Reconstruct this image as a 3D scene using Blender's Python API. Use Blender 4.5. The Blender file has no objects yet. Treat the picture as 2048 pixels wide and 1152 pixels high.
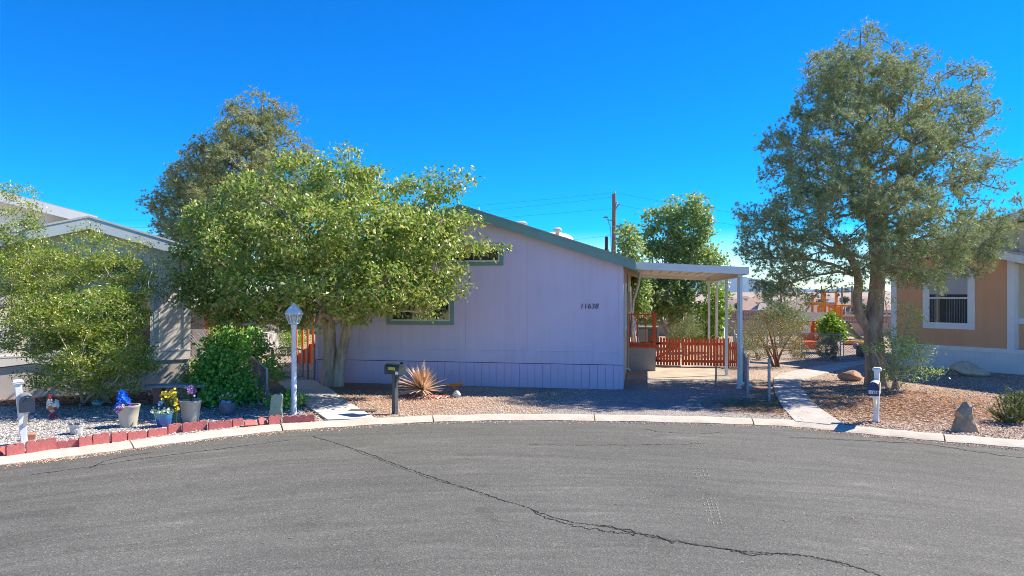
import bpy, math, random
import numpy as np
from mathutils import Vector, Matrix

S = bpy.context.scene
COL = S.collection
RAD = math.radians
# ------------------------------------------------------------------ camera, light, exposure
FPX, CAMZ, HOR = 1365.0, 2.45, 588.0        # focal length in px of the 2048 wide photo, eye height, horizon row
cam_d = bpy.data.cameras.new('camera'); cam = bpy.data.objects.new('camera', cam_d); COL.objects.link(cam)
cam.location = (0, 0, CAMZ); cam.rotation_euler = (RAD(90), 0, 0)
cam_d.sensor_width = 36; cam_d.lens = 36 * FPX / 2048; cam_d.shift_y = (HOR - 576) / 2048
cam_d.clip_start = 0.05; cam_d.clip_end = 60000
S.camera = cam
SUN_AZ = math.atan2(0.96, 0.28); SUN_EL = RAD(46)
w = bpy.data.worlds.new('World'); S.world = w; w.use_nodes = True
nt = w.node_tree; bg = nt.nodes['Background']
sky = nt.nodes.new('ShaderNodeTexSky'); sky.sky_type = 'NISHITA'; sky.sun_disc = False
sky.sun_elevation = SUN_EL; sky.sun_rotation = SUN_AZ; sky.altitude = 1600; sky.air_density = 1.0; sky.dust_density = 0.25; sky.ozone_density = 2.5
hs = nt.nodes.new('ShaderNodeHueSaturation'); hs.inputs['Saturation'].default_value = 2.1; hs.inputs['Hue'].default_value = 0.514
nt.links.new(sky.outputs[0], hs.inputs['Color']); nt.links.new(hs.outputs[0], bg.inputs['Color'])
bg.inputs['Strength'].default_value = 0.079
sd = bpy.data.lights.new('sun', 'SUN'); sd.energy = 3.15; sd.angle = RAD(0.5); sd.color = (1, 0.915, 0.78)
so = bpy.data.objects.new('sun', sd); COL.objects.link(so); so.location = (40, 15, 40)
_L = Vector((-math.sin(SUN_AZ) * math.cos(SUN_EL), -math.cos(SUN_AZ) * math.cos(SUN_EL), -math.sin(SUN_EL)))
so.rotation_euler = _L.to_track_quat('-Z', 'Y').to_euler()
S.view_settings.view_transform = 'Standard'; S.view_settings.look = 'None'; S.view_settings.exposure = 1.64; S.view_settings.gamma = 1
S.cycles.max_bounces = 8; S.cycles.transparent_max_bounces = 8; S.cycles.use_denoising = True; S.cycles.denoiser = 'OPENIMAGEDENOISE'; S.cycles.denoising_prefilter = 'NONE'; S.cycles.denoising_input_passes = 'RGB_ALBEDO_NORMAL'; S.cycles.filter_width = 0.95

# ------------------------------------------------------------------ measuring helpers
def G(px, py, z=0.0):
    Y = FPX * (CAMZ - z) / (py - HOR)
    return Vector(((px - 1024) / FPX * Y, Y, z))
def W(px, py, Y):
    return Vector(((px - 1024) / FPX * Y, Y, CAMZ - (py - HOR) / FPX * Y))
class Frame:
    """local frame of a building: origin, angle; x along the front, y to the back"""
    def __init__(s, o, ang): s.o = Vector((o[0], o[1], 0)); s.a = ang; s.u = Vector((math.cos(ang), math.sin(ang), 0)); s.b = Vector((-math.sin(ang), math.cos(ang), 0))
    def wall(s, px, py, ly=0.0):
        sx = (px - 1024) / FPX; p = s.o + s.b * ly
        t = (sx * p.y - p.x) / (s.u.x - sx * s.u.y); q = p + s.u * t
        return t, CAMZ - (py - HOR) / FPX * q.y
    def loc(s, x, y, z=0): return s.o + s.u * x + s.b * y + Vector((0, 0, z))

# ------------------------------------------------------------------ materials
def ramp(nt, stops):
    r = nt.nodes.new('ShaderNodeValToRGB'); e = r.color_ramp.elements
    while len(e) > 1: e.remove(e[-1])
    e[0].position = stops[0][0]; e[0].color = (*stops[0][1], 1)
    for p, c in stops[1:]:
        k = e.new(p); k.color = (*c, 1)
    return r
def newmat(name):
    m = bpy.data.materials.new(name); m.use_nodes = True; nt = m.node_tree
    return m, nt, nt.nodes['Principled BSDF']
def N(nt, t, **kw):
    n = nt.nodes.new(t)
    for k, v in kw.items():
        if k in n.inputs: n.inputs[k].default_value = v
        else: setattr(n, k, v)
    return n
MATS = {}
def M(name, col, rough=0.6, var=0.15, scale=3.0, bump=0.0, bscale=40.0, metal=0.0, spec=0.4, stretch=(1, 1, 1), col2=None, detail=6, coat=0):
    if name in MATS: return MATS[name]
    m, nt, b = newmat(name)
    tc = N(nt, 'ShaderNodeTexCoord'); mp = N(nt, 'ShaderNodeMapping'); mp.inputs['Scale'].default_value = stretch
    nt.links.new(tc.outputs['Object'], mp.inputs[0])
    n = N(nt, 'ShaderNodeTexNoise', Scale=scale, Detail=detail, Roughness=0.65); nt.links.new(mp.outputs[0], n.inputs['Vector'])
    c1 = tuple(max(0, x * (1 - var)) for x in col); c2 = col2 or tuple(min(1, x * (1 + var)) for x in col)
    r = ramp(nt, [(0.3, c1), (0.7, c2)]); nt.links.new(n.outputs[0], r.inputs[0]); nt.links.new(r.outputs[0], b.inputs['Base Color'])
    b.inputs['Roughness'].default_value = rough; b.inputs['Metallic'].default_value = metal; b.inputs['Specular IOR Level'].default_value = spec
    if coat: b.inputs['Coat Weight'].default_value = coat
    if bump:
        n2 = N(nt, 'ShaderNodeTexNoise', Scale=bscale, Detail=5); nt.links.new(mp.outputs[0], n2.inputs['Vector'])
        bp = N(nt, 'ShaderNodeBump', Strength=bump, Distance=0.02); nt.links.new(n2.outputs[0], bp.inputs['Height']); nt.links.new(bp.outputs[0], b.inputs['Normal'])
    MATS[name] = m; return m
def leafmat(name, stops, rough=0.45, trans=0.3, spec=0.4, patch=0.5, pscale=0.9):
    """leaf colours vary per leaf and in soft clumps; thin leaves let some light through"""
    m, nt, b = newmat(name)
    g = N(nt, 'ShaderNodeNewGeometry'); tc = N(nt, 'ShaderNodeTexCoord')
    n = N(nt, 'ShaderNodeTexNoise', Scale=pscale, Detail=3); nt.links.new(tc.outputs['Object'], n.inputs['Vector'])
    mx = N(nt, 'ShaderNodeMix', data_type='FLOAT'); mx.inputs[0].default_value = patch
    nt.links.new(g.outputs['Random Per Island'], mx.inputs[2]); nt.links.new(n.outputs[0], mx.inputs[3])
    r = ramp(nt, stops); nt.links.new(mx.outputs[0], r.inputs[0]); nt.links.new(r.outputs[0], b.inputs['Base Color'])
    b.inputs['Roughness'].default_value = rough; b.inputs['Specular IOR Level'].default_value = spec
    if trans:
        t = N(nt, 'ShaderNodeBsdfTranslucent'); nt.links.new(r.outputs[0], t.inputs['Color'])
        ms = N(nt, 'ShaderNodeMixShader'); ms.inputs[0].default_value = trans
        nt.links.new(b.outputs[0], ms.inputs[1]); nt.links.new(t.outputs[0], ms.inputs[2])
        nt.links.new(ms.outputs[0], nt.nodes['Material Output'].inputs['Surface'])
    return m
def chipmat(name, cols, rough=0.8):
    """each small piece takes one of several colours"""
    m, nt, b = newmat(name); g = N(nt, 'ShaderNodeNewGeometry')
    r = ramp(nt, [(i / len(cols), c) for i, c in enumerate(cols)]); r.color_ramp.interpolation = 'CONSTANT'
    nt.links.new(g.outputs['Random Per Island'], r.inputs[0]); nt.links.new(r.outputs[0], b.inputs['Base Color']); b.inputs['Roughness'].default_value = rough
    return m
def gravelmat(name, cols, size, litter=None, dirt=(0.3, 0.22, 0.16)):
    m, nt, b = newmat(name); g = N(nt, 'ShaderNodeNewGeometry'); P = g.outputs['Position']
    v = N(nt, 'ShaderNodeTexVoronoi', Scale=1 / size, Randomness=1.0); nt.links.new(P, v.inputs['Vector'])
    sep = N(nt, 'ShaderNodeSeparateColor'); nt.links.new(v.outputs['Color'], sep.inputs[0])
    r = ramp(nt, [(i / len(cols), c) for i, c in enumerate(cols)]); nt.links.new(sep.outputs[0], r.inputs[0])
    n = N(nt, 'ShaderNodeTexNoise', Scale=0.8, Detail=5); nt.links.new(P, n.inputs['Vector'])
    rd = ramp(nt, [(0.42, (0, 0, 0)), (0.72, (0.75, 0.75, 0.75))]); nt.links.new(n.outputs[0], rd.inputs[0])
    mx = N(nt, 'ShaderNodeMix', data_type='RGBA'); nt.links.new(rd.outputs[0], mx.inputs[0]); nt.links.new(r.outputs[0], mx.inputs[6]); mx.inputs[7].default_value = (*dirt, 1)
    out = mx.outputs[2]
    # dark gaps between the stones
    gp = ramp(nt, [(0.42, (1, 1, 1)), (0.75, (0.48, 0.46, 0.44))]); 
    sc = N(nt, 'ShaderNodeMath', operation='MULTIPLY'); sc.inputs[1].default_value = 1.0; nt.links.new(v.outputs['Distance'], sc.inputs[0]); nt.links.new(sc.outputs[0], gp.inputs[0])
    ml = N(nt, 'ShaderNodeMix', data_type='RGBA', blend_type='MULTIPLY'); ml.inputs[0].default_value = 1; nt.links.new(out, ml.inputs[6]); nt.links.new(gp.outputs[0], ml.inputs[7]); out = ml.outputs[2]
    for (cx, cy, rx, ry, colr, amt) in (litter or []):
        mp = N(nt, 'ShaderNodeMapping', vector_type='TEXTURE'); mp.inputs['Location'].default_value = (cx, cy, 0); mp.inputs['Scale'].default_value = (rx, ry, 50)
        nt.links.new(P, mp.inputs[0]); gr = N(nt, 'ShaderNodeTexGradient', gradient_type='SPHERICAL'); nt.links.new(mp.outputs[0], gr.inputs[0])
        nn = N(nt, 'ShaderNodeTexNoise', Scale=7.0, Detail=8, Roughness=0.7); nt.links.new(P, nn.inputs['Vector'])
        ad = N(nt, 'ShaderNodeMath', operation='MULTIPLY'); nt.links.new(gr.outputs[1], ad.inputs[0]); nt.links.new(nn.outputs[0], ad.inputs[1])
        rr = ramp(nt, [(0.04, (0, 0, 0)), (0.3, (amt, amt, amt))]); nt.links.new(ad.outputs[0], rr.inputs[0])
        m3 = N(nt, 'ShaderNodeMix', data_type='RGBA'); nt.links.new(rr.outputs[0], m3.inputs[0]); nt.links.new(out, m3.inputs[6]); m3.inputs[7].default_value = (*colr, 1); out = m3.outputs[2]
    nt.links.new(out, b.inputs['Base Color']); b.inputs['Roughness'].default_value = 0.85; b.inputs['Specular IOR Level'].default_value = 0.25
    bp = N(nt, 'ShaderNodeBump', Strength=0.9, Distance=size * 0.6, invert=True); nt.links.new(v.outputs['Distance'], bp.inputs['Height']); nt.links.new(bp.outputs[0], b.inputs['Normal'])
    return m

# ------------------------------------------------------------------ mesh building
class MB:
    def __init__(s): s.v = []; s.f = []; s.mi = []; s.m = 0
    def add(s, vs, fs):
        o = len(s.v); s.v.extend([tuple(x) for x in vs]); s.f.extend([tuple(i + o for i in f) for f in fs]); s.mi.extend([s.m] * len(fs)); return s
    def box(s, c, d, rz=0.0, R=None):
        x, y, z = d[0] / 2, d[1] / 2, d[2] / 2; R = R or Matrix.Rotation(rz, 3, 'Z'); c = Vector(c)
        vs = [c + R @ Vector(p) for p in ((-x, -y, -z), (x, -y, -z), (x, y, -z), (-x, y, -z), (-x, -y, z), (x, -y, z), (x, y, z), (-x, y, z))]
        return s.add(vs, [(0, 3, 2, 1), (4, 5, 6, 7), (0, 1, 5, 4), (1, 2, 6, 5), (2, 3, 7, 6), (3, 0, 4, 7)])
    def b2(s, x0, x1, y0, y1, z0, z1): return s.box(((x0 + x1) / 2, (y0 + y1) / 2, (z0 + z1) / 2), (x1 - x0, y1 - y0, z1 - z0))
    def bar(s, a, b, w, h=None):
        a = Vector(a); b = Vector(b); d = b - a; q = d.to_track_quat('X', 'Z').to_matrix()
        return s.box((a + b) / 2, (d.length, w, h or w), R=q)
    def tube(s, pts, rad, n=8, cap=True):
        pts = [Vector(p) for p in pts]
        if not hasattr(rad, '__len__'): rad = [rad] * len(pts)
        vs = []; ref = None
        for i, p in enumerate(pts):
            d = (pts[min(i + 1, len(pts) - 1)] - pts[max(i - 1, 0)]).normalized()
            if ref is None: ref = d.orthogonal().normalized()
            ref = (ref - d * ref.dot(d)); ref = ref.normalized() if ref.length > 1e-6 else d.orthogonal().normalized()
            bn = d.cross(ref)
            for k in range(n):
                t = 2 * math.pi * k / n; vs.append(p + (ref * math.cos(t) + bn * math.sin(t)) * rad[i])
        fs = []
        for i in range(len(pts) - 1):
            for k in range(n):
                k2 = (k + 1) % n; fs.append((i * n + k, i * n + k2, (i + 1) * n + k2, (i + 1) * n + k))
        if cap: fs.append(tuple(range(n - 1, -1, -1))); fs.append(tuple((len(pts) - 1) * n + k for k in range(n)))
        return s.add(vs, fs)
    def lathe(s, prof, c=(0, 0, 0), n=20, sy=1.0, lean=(0, 0)):
        vs = []; c = Vector(c)
        for r, z in prof:
            for k in range(n):
                t = 2 * math.pi * (k + 0.5) / n; vs.append(c + Vector((r * math.cos(t) + lean[0] * z, r * sy * math.sin(t) + lean[1] * z, z)))
        fs = [(i * n + k, i * n + (k + 1) % n, (i + 1) * n + (k + 1) % n, (i + 1) * n + k) for i in range(len(prof) - 1) for k in range(n)]
        fs.append(tuple(range(n - 1, -1, -1))); fs.append(tuple((len(prof) - 1) * n + k for k in range(n)))
        return s.add(vs, fs)
    def prism(s, poly, y0, y1, tf=None):
        """poly in (x, z), extruded along y; tf maps a local point to the final one"""
        tf = tf or (lambda p: p); n = len(poly)
        vs = [tf(Vector((x, y0, z))) for x, z in poly] + [tf(Vector((x, y1, z))) for x, z in poly]
        fs = [tuple(range(n)), tuple(range(2 * n - 1, n - 1, -1))] + [((i + 1) % n, i, n + i, n + (i + 1) % n) for i in range(n)]
        return s.add(vs, fs)
    def slab(s, poly, z0, z1):
        n = len(poly); a = sum(poly[i][0] * poly[(i + 1) % n][1] - poly[(i + 1) % n][0] * poly[i][1] for i in range(n))
        if a < 0: poly = poly[::-1]
        vs = [(p[0], p[1], z0) for p in poly] + [(p[0], p[1], z1) for p in poly]
        return s.add(vs, [tuple(range(n - 1, -1, -1)), tuple(range(n, 2 * n))] + [(i, (i + 1) % n, n + (i + 1) % n, n + i) for i in range(n)])
    def sheet(s, poly, z):
        n = len(poly); a = sum(poly[i][0] * poly[(i + 1) % n][1] - poly[(i + 1) % n][0] * poly[i][1] for i in range(n))
        if a < 0: poly = poly[::-1]
        return s.add([(p[0], p[1], z) for p in poly], [tuple(range(n))])
    def blob(s, c, r, seed=0, amp=0.15, nu=14, nv=9, freq=2.0):
        rnd = random.Random(seed); ph = [(Vector((rnd.uniform(-1, 1), rnd.uniform(-1, 1), rnd.uniform(-1, 1))).normalized() * rnd.uniform(0.6, 1.5) * freq, rnd.uniform(0, 6.3)) for _ in range(7)]
        c = Vector(c); vs = []
        for j in range(nv + 1):
            th = math.pi * j / nv
            for k in range(nu):
                t = 2 * math.pi * k / nu; d = Vector((math.sin(th) * math.cos(t), math.sin(th) * math.sin(t), -math.cos(th)))
                q = 1 + amp * sum(math.sin(a.dot(d) * 2 + b) for a, b in ph) / 2.5
                vs.append(c + Vector((d.x * r[0], d.y * r[1], d.z * r[2])) * q)
        return s.add(vs, [(j * nu + k, j * nu + (k + 1) % nu, (j + 1) * nu + (k + 1) % nu, (j + 1) * nu + k) for j in range(nv) for k in range(nu)])
    def build(s, name, mats, parent=None, smooth=False, bevel=0.0, at=None):
        me = bpy.data.meshes.new(name); me.from_pydata(s.v, [], s.f)
        mats = mats if isinstance(mats, (list, tuple)) else [mats]
        for m in mats: me.materials.append(m)
        if len(mats) > 1: me.polygons.foreach_set('material_index', s.mi)
        if smooth: me.polygons.foreach_set('use_smooth', [True] * len(s.f))
        me.update(); o = bpy.data.objects.new(name, me); COL.objects.link(o); o.parent = parent
        if smooth and smooth != 'full': me.set_sharp_from_angle(angle=RAD(40))
        if at is not None: o.location = at
        if bevel:
            b = o.modifiers.new('bevel', 'BEVEL'); b.width = bevel; b.segments = 2; b.limit_method = 'ANGLE'
        return o
def npmesh(name, V, F, mat, parent=None, smooth=False):
    """V (n,3), F (m,k) arrays -> one mesh object"""
    me = bpy.data.meshes.new(name); V = np.ascontiguousarray(V, dtype=np.float32); F = np.ascontiguousarray(F, dtype=np.int32); k = F.shape[1]
    me.vertices.add(len(V)); me.vertices.foreach_set('co', V.ravel()); me.loops.add(F.size); me.loops.foreach_set('vertex_index', F.ravel())
    me.polygons.add(len(F)); me.polygons.foreach_set('loop_start', np.arange(0, F.size, k, dtype=np.int32))
    me.polygons.foreach_set('use_smooth', np.full(len(F), smooth)); me.materials.append(mat); me.update(calc_edges=True); me.validate()
    o = bpy.data.objects.new(name, me); COL.objects.link(o); o.parent = parent; return o
def tag(o, label=None, cat=None, group=None, kind=None):
    if label: o['label'] = label
    if cat: o['category'] = cat
    if group: o['group'] = group
    if kind: o['kind'] = kind
    return o
def thing(name, loc, label, cat, rz=0.0, group=None):
    o = bpy.data.objects.new(name, None); COL.objects.link(o); o.empty_display_size = 0.2
    o.location = loc; o.rotation_euler = (0, 0, rz); return tag(o, label, cat, group)
def copy_tree(o, parent=None):
    c = o.copy(); COL.objects.link(c); c.parent = parent
    for ch in list(o.children): copy_tree(ch, c)
    return c

# ------------------------------------------------------------------ plants
def lobes3(lobes, Y0, rng, n, shell=0.5, up=1.0):
    """lobes: (px, py, rx_px, ry_px, dY, depth_m); returns n points in their union"""
    wts = np.array([l[2] * l[3] * max(0.3, l[5]) for l in lobes]) ** 0.8; wts /= wts.sum(); k = rng.choice(len(lobes), n, p=wts)
    d = rng.normal(size=(n, 3)); d /= np.linalg.norm(d, axis=1)[:, None]; r = rng.random(n) ** (1 / 3.0); r = r ** shell
    L = np.array(lobes)[k]; Y = Y0 + L[:, 4]; s = Y / FPX
    cx = (L[:, 0] - 1024) * s; cz = CAMZ - (L[:, 1] - HOR) * s
    return np.stack([cx + d[:, 0] * r * L[:, 2] * s, Y + d[:, 1] * r * L[:, 5], cz + d[:, 2] * r * L[:, 3] * s], 1)
class Skeleton:
    def __init__(s, rng): s.p = []; s.par = []; s.r0 = {}; s.rng = rng; s.tips = []
    def chain(s, pts, par=-1):
        for q in pts:
            s.p.append(np.array(q, float)); s.par.append(par); par = len(s.p) - 1
        return par
    def bez(s, i, q, step=0.25, lift=0.15, bend=0.45):
        a = s.p[i]; q = np.array(q, float); L = np.linalg.norm(q - a); n = max(2, int(L / step))
        pp = s.par[i]; d = (a - s.p[pp]) if pp >= 0 else np.array([0, 0, 1.0]); d = d / (np.linalg.norm(d) + 1e-9)
        c = a + d * L * bend * 0.5 + (q - a) * 0.3 + np.array([0, 0, lift * L])
        t = np.linspace(0, 1, n + 1)[1:, None]; P = (1 - t) ** 2 * a + 2 * t * (1 - t) * c + t ** 2 * q
        P[:-1] += s.rng.normal(scale=0.02, size=P[:-1].shape) * min(1, L)
        return s.chain(P, i)
    def grow(s, A, lo=0, **kw):
        A = A[np.argsort(np.linalg.norm(A - np.mean(s.p, 0), axis=1))]
        for q in A:
            P = np.array(s.p[lo:]); d = np.linalg.norm(P - q, axis=1) + 0.35 * np.maximum(0, P[:, 2] - q[2])
            i = lo + int(np.argmin(d))
            if d[i - lo] > 0.06: s.tips.append((s.bez(i, q, **kw), i))
    def radii(s, base, tip=0.006, p=0.42):
        n = np.zeros(len(s.p)); kids = np.zeros(len(s.p), int)
        for i in range(len(s.p)):
            if s.par[i] >= 0: kids[s.par[i]] += 1
        n[kids == 0] = 1
        for i in range(len(s.p) - 1, -1, -1):
            if s.par[i] >= 0: n[s.par[i]] += n[i]
        return np.minimum(base, tip * np.maximum(n, 1) ** p * 1.0) if base else tip * n ** p
    def mesh(s, mb, R, minr=0.0):
        P = np.array(s.p)
        for i, j in enumerate(s.par):
            if j < 0 or R[i] < minr: continue
            n = 8 if R[i] > 0.05 else (5 if R[i] > 0.02 else 3)
            mb.tube([P[j], P[i]], [min(R[j], R[i] * 1.6), R[i]], n, False)
def leaves(C, rng, size, wid, D=None, droop=0.4, jit=0.3, flat=0.6):
    """kite shaped leaves at C; flat pulls the leaf faces towards the sky"""
    n = len(C); d = rng.normal(size=(n, 3)); 
    if D is not None: d = d * 0.6 + D
    d[:, 2] -= droop; d /= np.linalg.norm(d, axis=1)[:, None]
    up = rng.normal(size=(n, 3)); up[:, 2] += flat * 2; sd = np.cross(d, up); sd /= np.linalg.norm(sd, axis=1)[:, None] + 1e-9
    nn = np.cross(sd, d); L = size * (1 + jit * rng.uniform(-1, 1, n))[:, None]; Wd = L * wid * 0.5
    V = np.stack([C, C + d * L * 0.45 + sd * Wd + nn * L * 0.06, C + d * L, C + d * L * 0.45 - sd * Wd + nn * L * 0.06], 1).reshape(-1, 3)
    return V, np.arange(4 * n).reshape(n, 4)
def needles(C, D, rng, k, length, wid, spread=0.8):
    n = len(C); C = np.repeat(C, k, 0); d = np.repeat(D, k, 0) + rng.normal(size=(n * k, 3)) * spread; d /= np.linalg.norm(d, axis=1)[:, None]
    L = (length * rng.uniform(0.7, 1.2, n * k))[:, None]; sd = np.cross(d, rng.normal(size=d.shape)); sd /= np.linalg.norm(sd, axis=1)[:, None] + 1e-9
    V = np.stack([C + sd * wid * 0.5, C + d * L, C - sd * wid * 0.5], 1).reshape(-1, 3)
    return V, np.arange(3 * n * k).reshape(-1, 3)
def unit(v): return v / (np.linalg.norm(v, axis=1)[:, None] + 1e-9)
# ------------------------------------------------------------------ shared materials
m_conc = M('concrete', (0.42, 0.385, 0.335), 0.85, 0.18, 2.2, 0.25, 60)
m_concl = M('pale walk concrete', (0.60, 0.55, 0.49), 0.85, 0.18, 2.2, 0.25, 60)
m_curb = M('curb concrete', (0.50, 0.44, 0.36), 0.85, 0.16, 3.0, 0.3, 60)
m_white = M('white paint', (0.80, 0.80, 0.78), 0.5, 0.06, 3)
m_galv = M('galvanised steel', (0.27, 0.31, 0.35), 0.42, 0.15, 12, metal=0.4)
m_bark = M('brown bark', (0.33, 0.235, 0.17), 0.9, 0.5, 9, 0.9, 22, stretch=(1, 1, 0.25))
m_barkm = M('mulberry bark', (0.50, 0.375, 0.27), 0.9, 0.4, 9, 0.9, 20, stretch=(1, 1, 0.25))
m_twig = M('grey twigs', (0.45, 0.37, 0.31), 0.9, 0.3, 6)
m_glass = M('window glass', (0.025, 0.035, 0.04), 0.04, 0.1, 1, spec=0.9)
m_black = M('black paint', (0.02, 0.02, 0.022), 0.45, 0.3, 6)
# ------------------------------------------------------------------ setting: road, curb, yards
ZR = -0.055
back = [(0, 914), (111, 901), (155, 896), (253, 884), (400, 866), (538, 851), (632, 845), (740, 838), (907, 831), (1052, 829), (1235, 831), (1420, 835), (1559, 840), (1640, 846), (1709, 854), (1800, 862), (1897, 871), (2048, 882)]
bp = [G(x, y, 0.0) for x, y in back]
bp = [Vector((-15.5, -9, 0)), Vector((-14.2, -3, 0)), Vector((-12.6, 3, 0)), Vector((-10.4, 7.4, 0))] + bp + [Vector((12.4, 9.2, 0)), Vector((15.2, 4.6, 0)), Vector((17, -2, 0)), Vector((17.4, -9, 0))]
def catmull(P, k=10):
    out = []
    for i in range(len(P) - 1):
        a, b, c, d = P[max(i - 1, 0)], P[i], P[i + 1], P[min(i + 2, len(P) - 1)]
        for t in np.linspace(0, 1, k, endpoint=False):
            out.append(0.5 * ((2 * b) + (c - a) * t + (2 * a - 5 * b + 4 * c - d) * t * t + (3 * b - a - 3 * c + d) * t ** 3))
    return out + [P[-1]]
def smooth(P, it):
    for _ in range(it): P = [P[0]] + [(P[i - 1] + P[i] * 2 + P[i + 1]) / 4 for i in range(1, len(P) - 1)] + [P[-1]]
    return P
bl = smooth(catmull(bp, 12), 40)
def inward(P, d):
    out = []
    for i in range(len(P)):
        t = (P[min(i + 1, len(P) - 1)] - P[max(i - 1, 0)]).normalized(); out.append(P[i] + Vector((t.y, -t.x, 0)) * d)
    return out
CW = 0.36
fl = inward(bl, CW)
rnd = random.Random(5)
# asphalt (one sheet), a little lower than the curb
m, nt, b = newmat('asphalt'); g = N(nt, 'ShaderNodeNewGeometry'); P = g.outputs['Position']
mp = N(nt, 'ShaderNodeMapping', vector_type='TEXTURE'); mp.inputs['Location'].default_value = (0, -2, 0); nt.links.new(P, mp.inputs[0])
sx = N(nt, 'ShaderNodeSeparateXYZ'); nt.links.new(mp.outputs[0], sx.inputs[0])
ln = N(nt, 'ShaderNodeVectorMath', operation='LENGTH'); nt.links.new(mp.outputs[0], ln.inputs[0])
an = N(nt, 'ShaderNodeMath', operation='ARCTAN2'); nt.links.new(sx.outputs[0], an.inputs[0]); nt.links.new(sx.outputs[1], an.inputs[1])
cb = N(nt, 'ShaderNodeCombineXYZ'); k1 = N(nt, 'ShaderNodeMath', operation='MULTIPLY'); k1.inputs[1].default_value = 3.2; nt.links.new(an.outputs[0], k1.inputs[0])
nt.links.new(k1.outputs[0], cb.inputs[0]); nt.links.new(ln.outputs[1], cb.inputs[1])
mp2 = N(nt, 'ShaderNodeMapping'); mp2.inputs['Scale'].default_value = (1, 2.1, 1); nt.links.new(cb.outputs[0], mp2.inputs[0])
ns = N(nt, 'ShaderNodeTexNoise', Scale=1.9, Detail=6, Roughness=0.62, Distortion=0.8); nt.links.new(mp2.outputs[0], ns.inputs['Vector'])
n1 = N(nt, 'ShaderNodeTexNoise', Scale=0.35, Detail=4); nt.links.new(P, n1.inputs['Vector'])
n2 = N(nt, 'ShaderNodeTexVoronoi', Scale=62); nt.links.new(P, n2.inputs['Vector']); s2 = N(nt, 'ShaderNodeSeparateColor'); nt.links.new(n2.outputs['Color'], s2.inputs[0])
a1 = N(nt, 'ShaderNodeMix', data_type='FLOAT'); a1.inputs[0].default_value = 0.35; nt.links.new(ns.outputs[0], a1.inputs[2]); nt.links.new(n1.outputs[0], a1.inputs[3])
r = ramp(nt, [(0.30, (0.084, 0.083, 0.073)), (0.49, (0.114, 0.112, 0.099)), (0.60, (0.133, 0.130, 0.115)), (0.71, (0.20, 0.193, 0.17))]); nt.links.new(a1.outputs[0], r.inputs[0])
r2 = ramp(nt, [(0.0, (0.45, 0.45, 0.45)), (0.3, (0.85, 0.85, 0.85)), (0.85, (1.1, 1.1, 1.08)), (0.97, (1.9, 1.85, 1.75))]); nt.links.new(s2.outputs[0], r2.inputs[0])
n5 = N(nt, 'ShaderNodeTexNoise', Scale=1.1, Detail=8, Roughness=0.7); nt.links.new(P, n5.inputs['Vector'])
r5 = ramp(nt, [(0.30, (0.66, 0.65, 0.64)), (0.42, (1, 1, 1)), (0.62, (1, 1, 1)), (0.78, (1.25, 1.22, 1.16))]); nt.links.new(n5.outputs[0], r5.inputs[0])
m5 = N(nt, 'ShaderNodeMix', data_type='RGBA', blend_type='MULTIPLY'); m5.inputs[0].default_value = 0.8; nt.links.new(r.outputs[0], m5.inputs[6]); nt.links.new(r5.outputs[0], m5.inputs[7])
ml = N(nt, 'ShaderNodeMix', data_type='RGBA', blend_type='MULTIPLY'); ml.inputs[0].default_value = 0.52; nt.links.new(m5.outputs[2], ml.inputs[6]); nt.links.new(r2.outputs[0], ml.inputs[7])
nt.links.new(ml.outputs[2], b.inputs['Base Color']); b.inputs['Roughness'].default_value = 0.8; b.inputs['Specular IOR Level'].default_value = 0.3
bu = N(nt, 'ShaderNodeBump', Strength=0.6, Distance=0.006); nt.links.new(n2.outputs['Distance'], bu.inputs['Height']); nt.links.new(bu.outputs[0], b.inputs['Normal'])
m_asph = m
mb = MB(); mid = [(0.0, -2.0)]
vs = [(p.x, p.y, ZR) for p in inward(bl, CW - 0.03)]; ext = [(17.4, -60, ZR), (-15.5, -60, ZR)]
mb.add(vs + ext, [tuple(range(len(vs) + 2))[::-1]])
road = mb.build('road', m_asph); tag(road, kind='structure')
if road.data.polygons[0].normal.z < 0: road.data.flip_normals()
# curb with open joints
mb = MB(); acc = 0; seg = 3.0; prof = [(-0.02, -0.25), (-0.02, 0.012), (0.0, 0.018), (0.13, 0.016), (0.30, -0.022), (CW, -0.043), (CW, -0.25)]
offs = [[p + Vector((0, 0, 0)) for p in inward(bl, d)] for d, z in prof]
i = 0; n = len(bl)
starts = [0]
for k in range(1, n):
    acc += (bl[k] - bl[k - 1]).length
    if acc > seg: starts.append(k); acc = 0; seg = rnd.uniform(2.4, 3.3)
starts.append(n - 1)
for a, e in zip(starts[:-1], starts[1:]):
    if e - a < 1: continue
    vs = []; m_ = e - a + 1; np_ = len(prof)
    for k in range(a, e + 1):
        for q, (d, z) in enumerate(prof):
            p = offs[q][k].copy()
            t = (bl[min(k + 1, n - 1)] - bl[max(k - 1, 0)]).normalized()
            if k == a: p += t * 0.012
            if k == e: p -= t * 0.012
            vs.append((p.x, p.y, z + 0.004 * math.sin(k * 0.7 + a)))
    fs = [(x * np_ + q, (x + 1) * np_ + q, (x + 1) * np_ + q + 1, x * np_ + q + 1) for x in range(m_ - 1) for q in range(np_ - 1)]
    fs += [tuple(range(np_)), tuple((m_ - 1) * np_ + q for q in range(np_))[::-1]]
    mb.add(vs, fs)
curb = mb.build('curb', m_curb); tag(curb, kind='structure')
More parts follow.
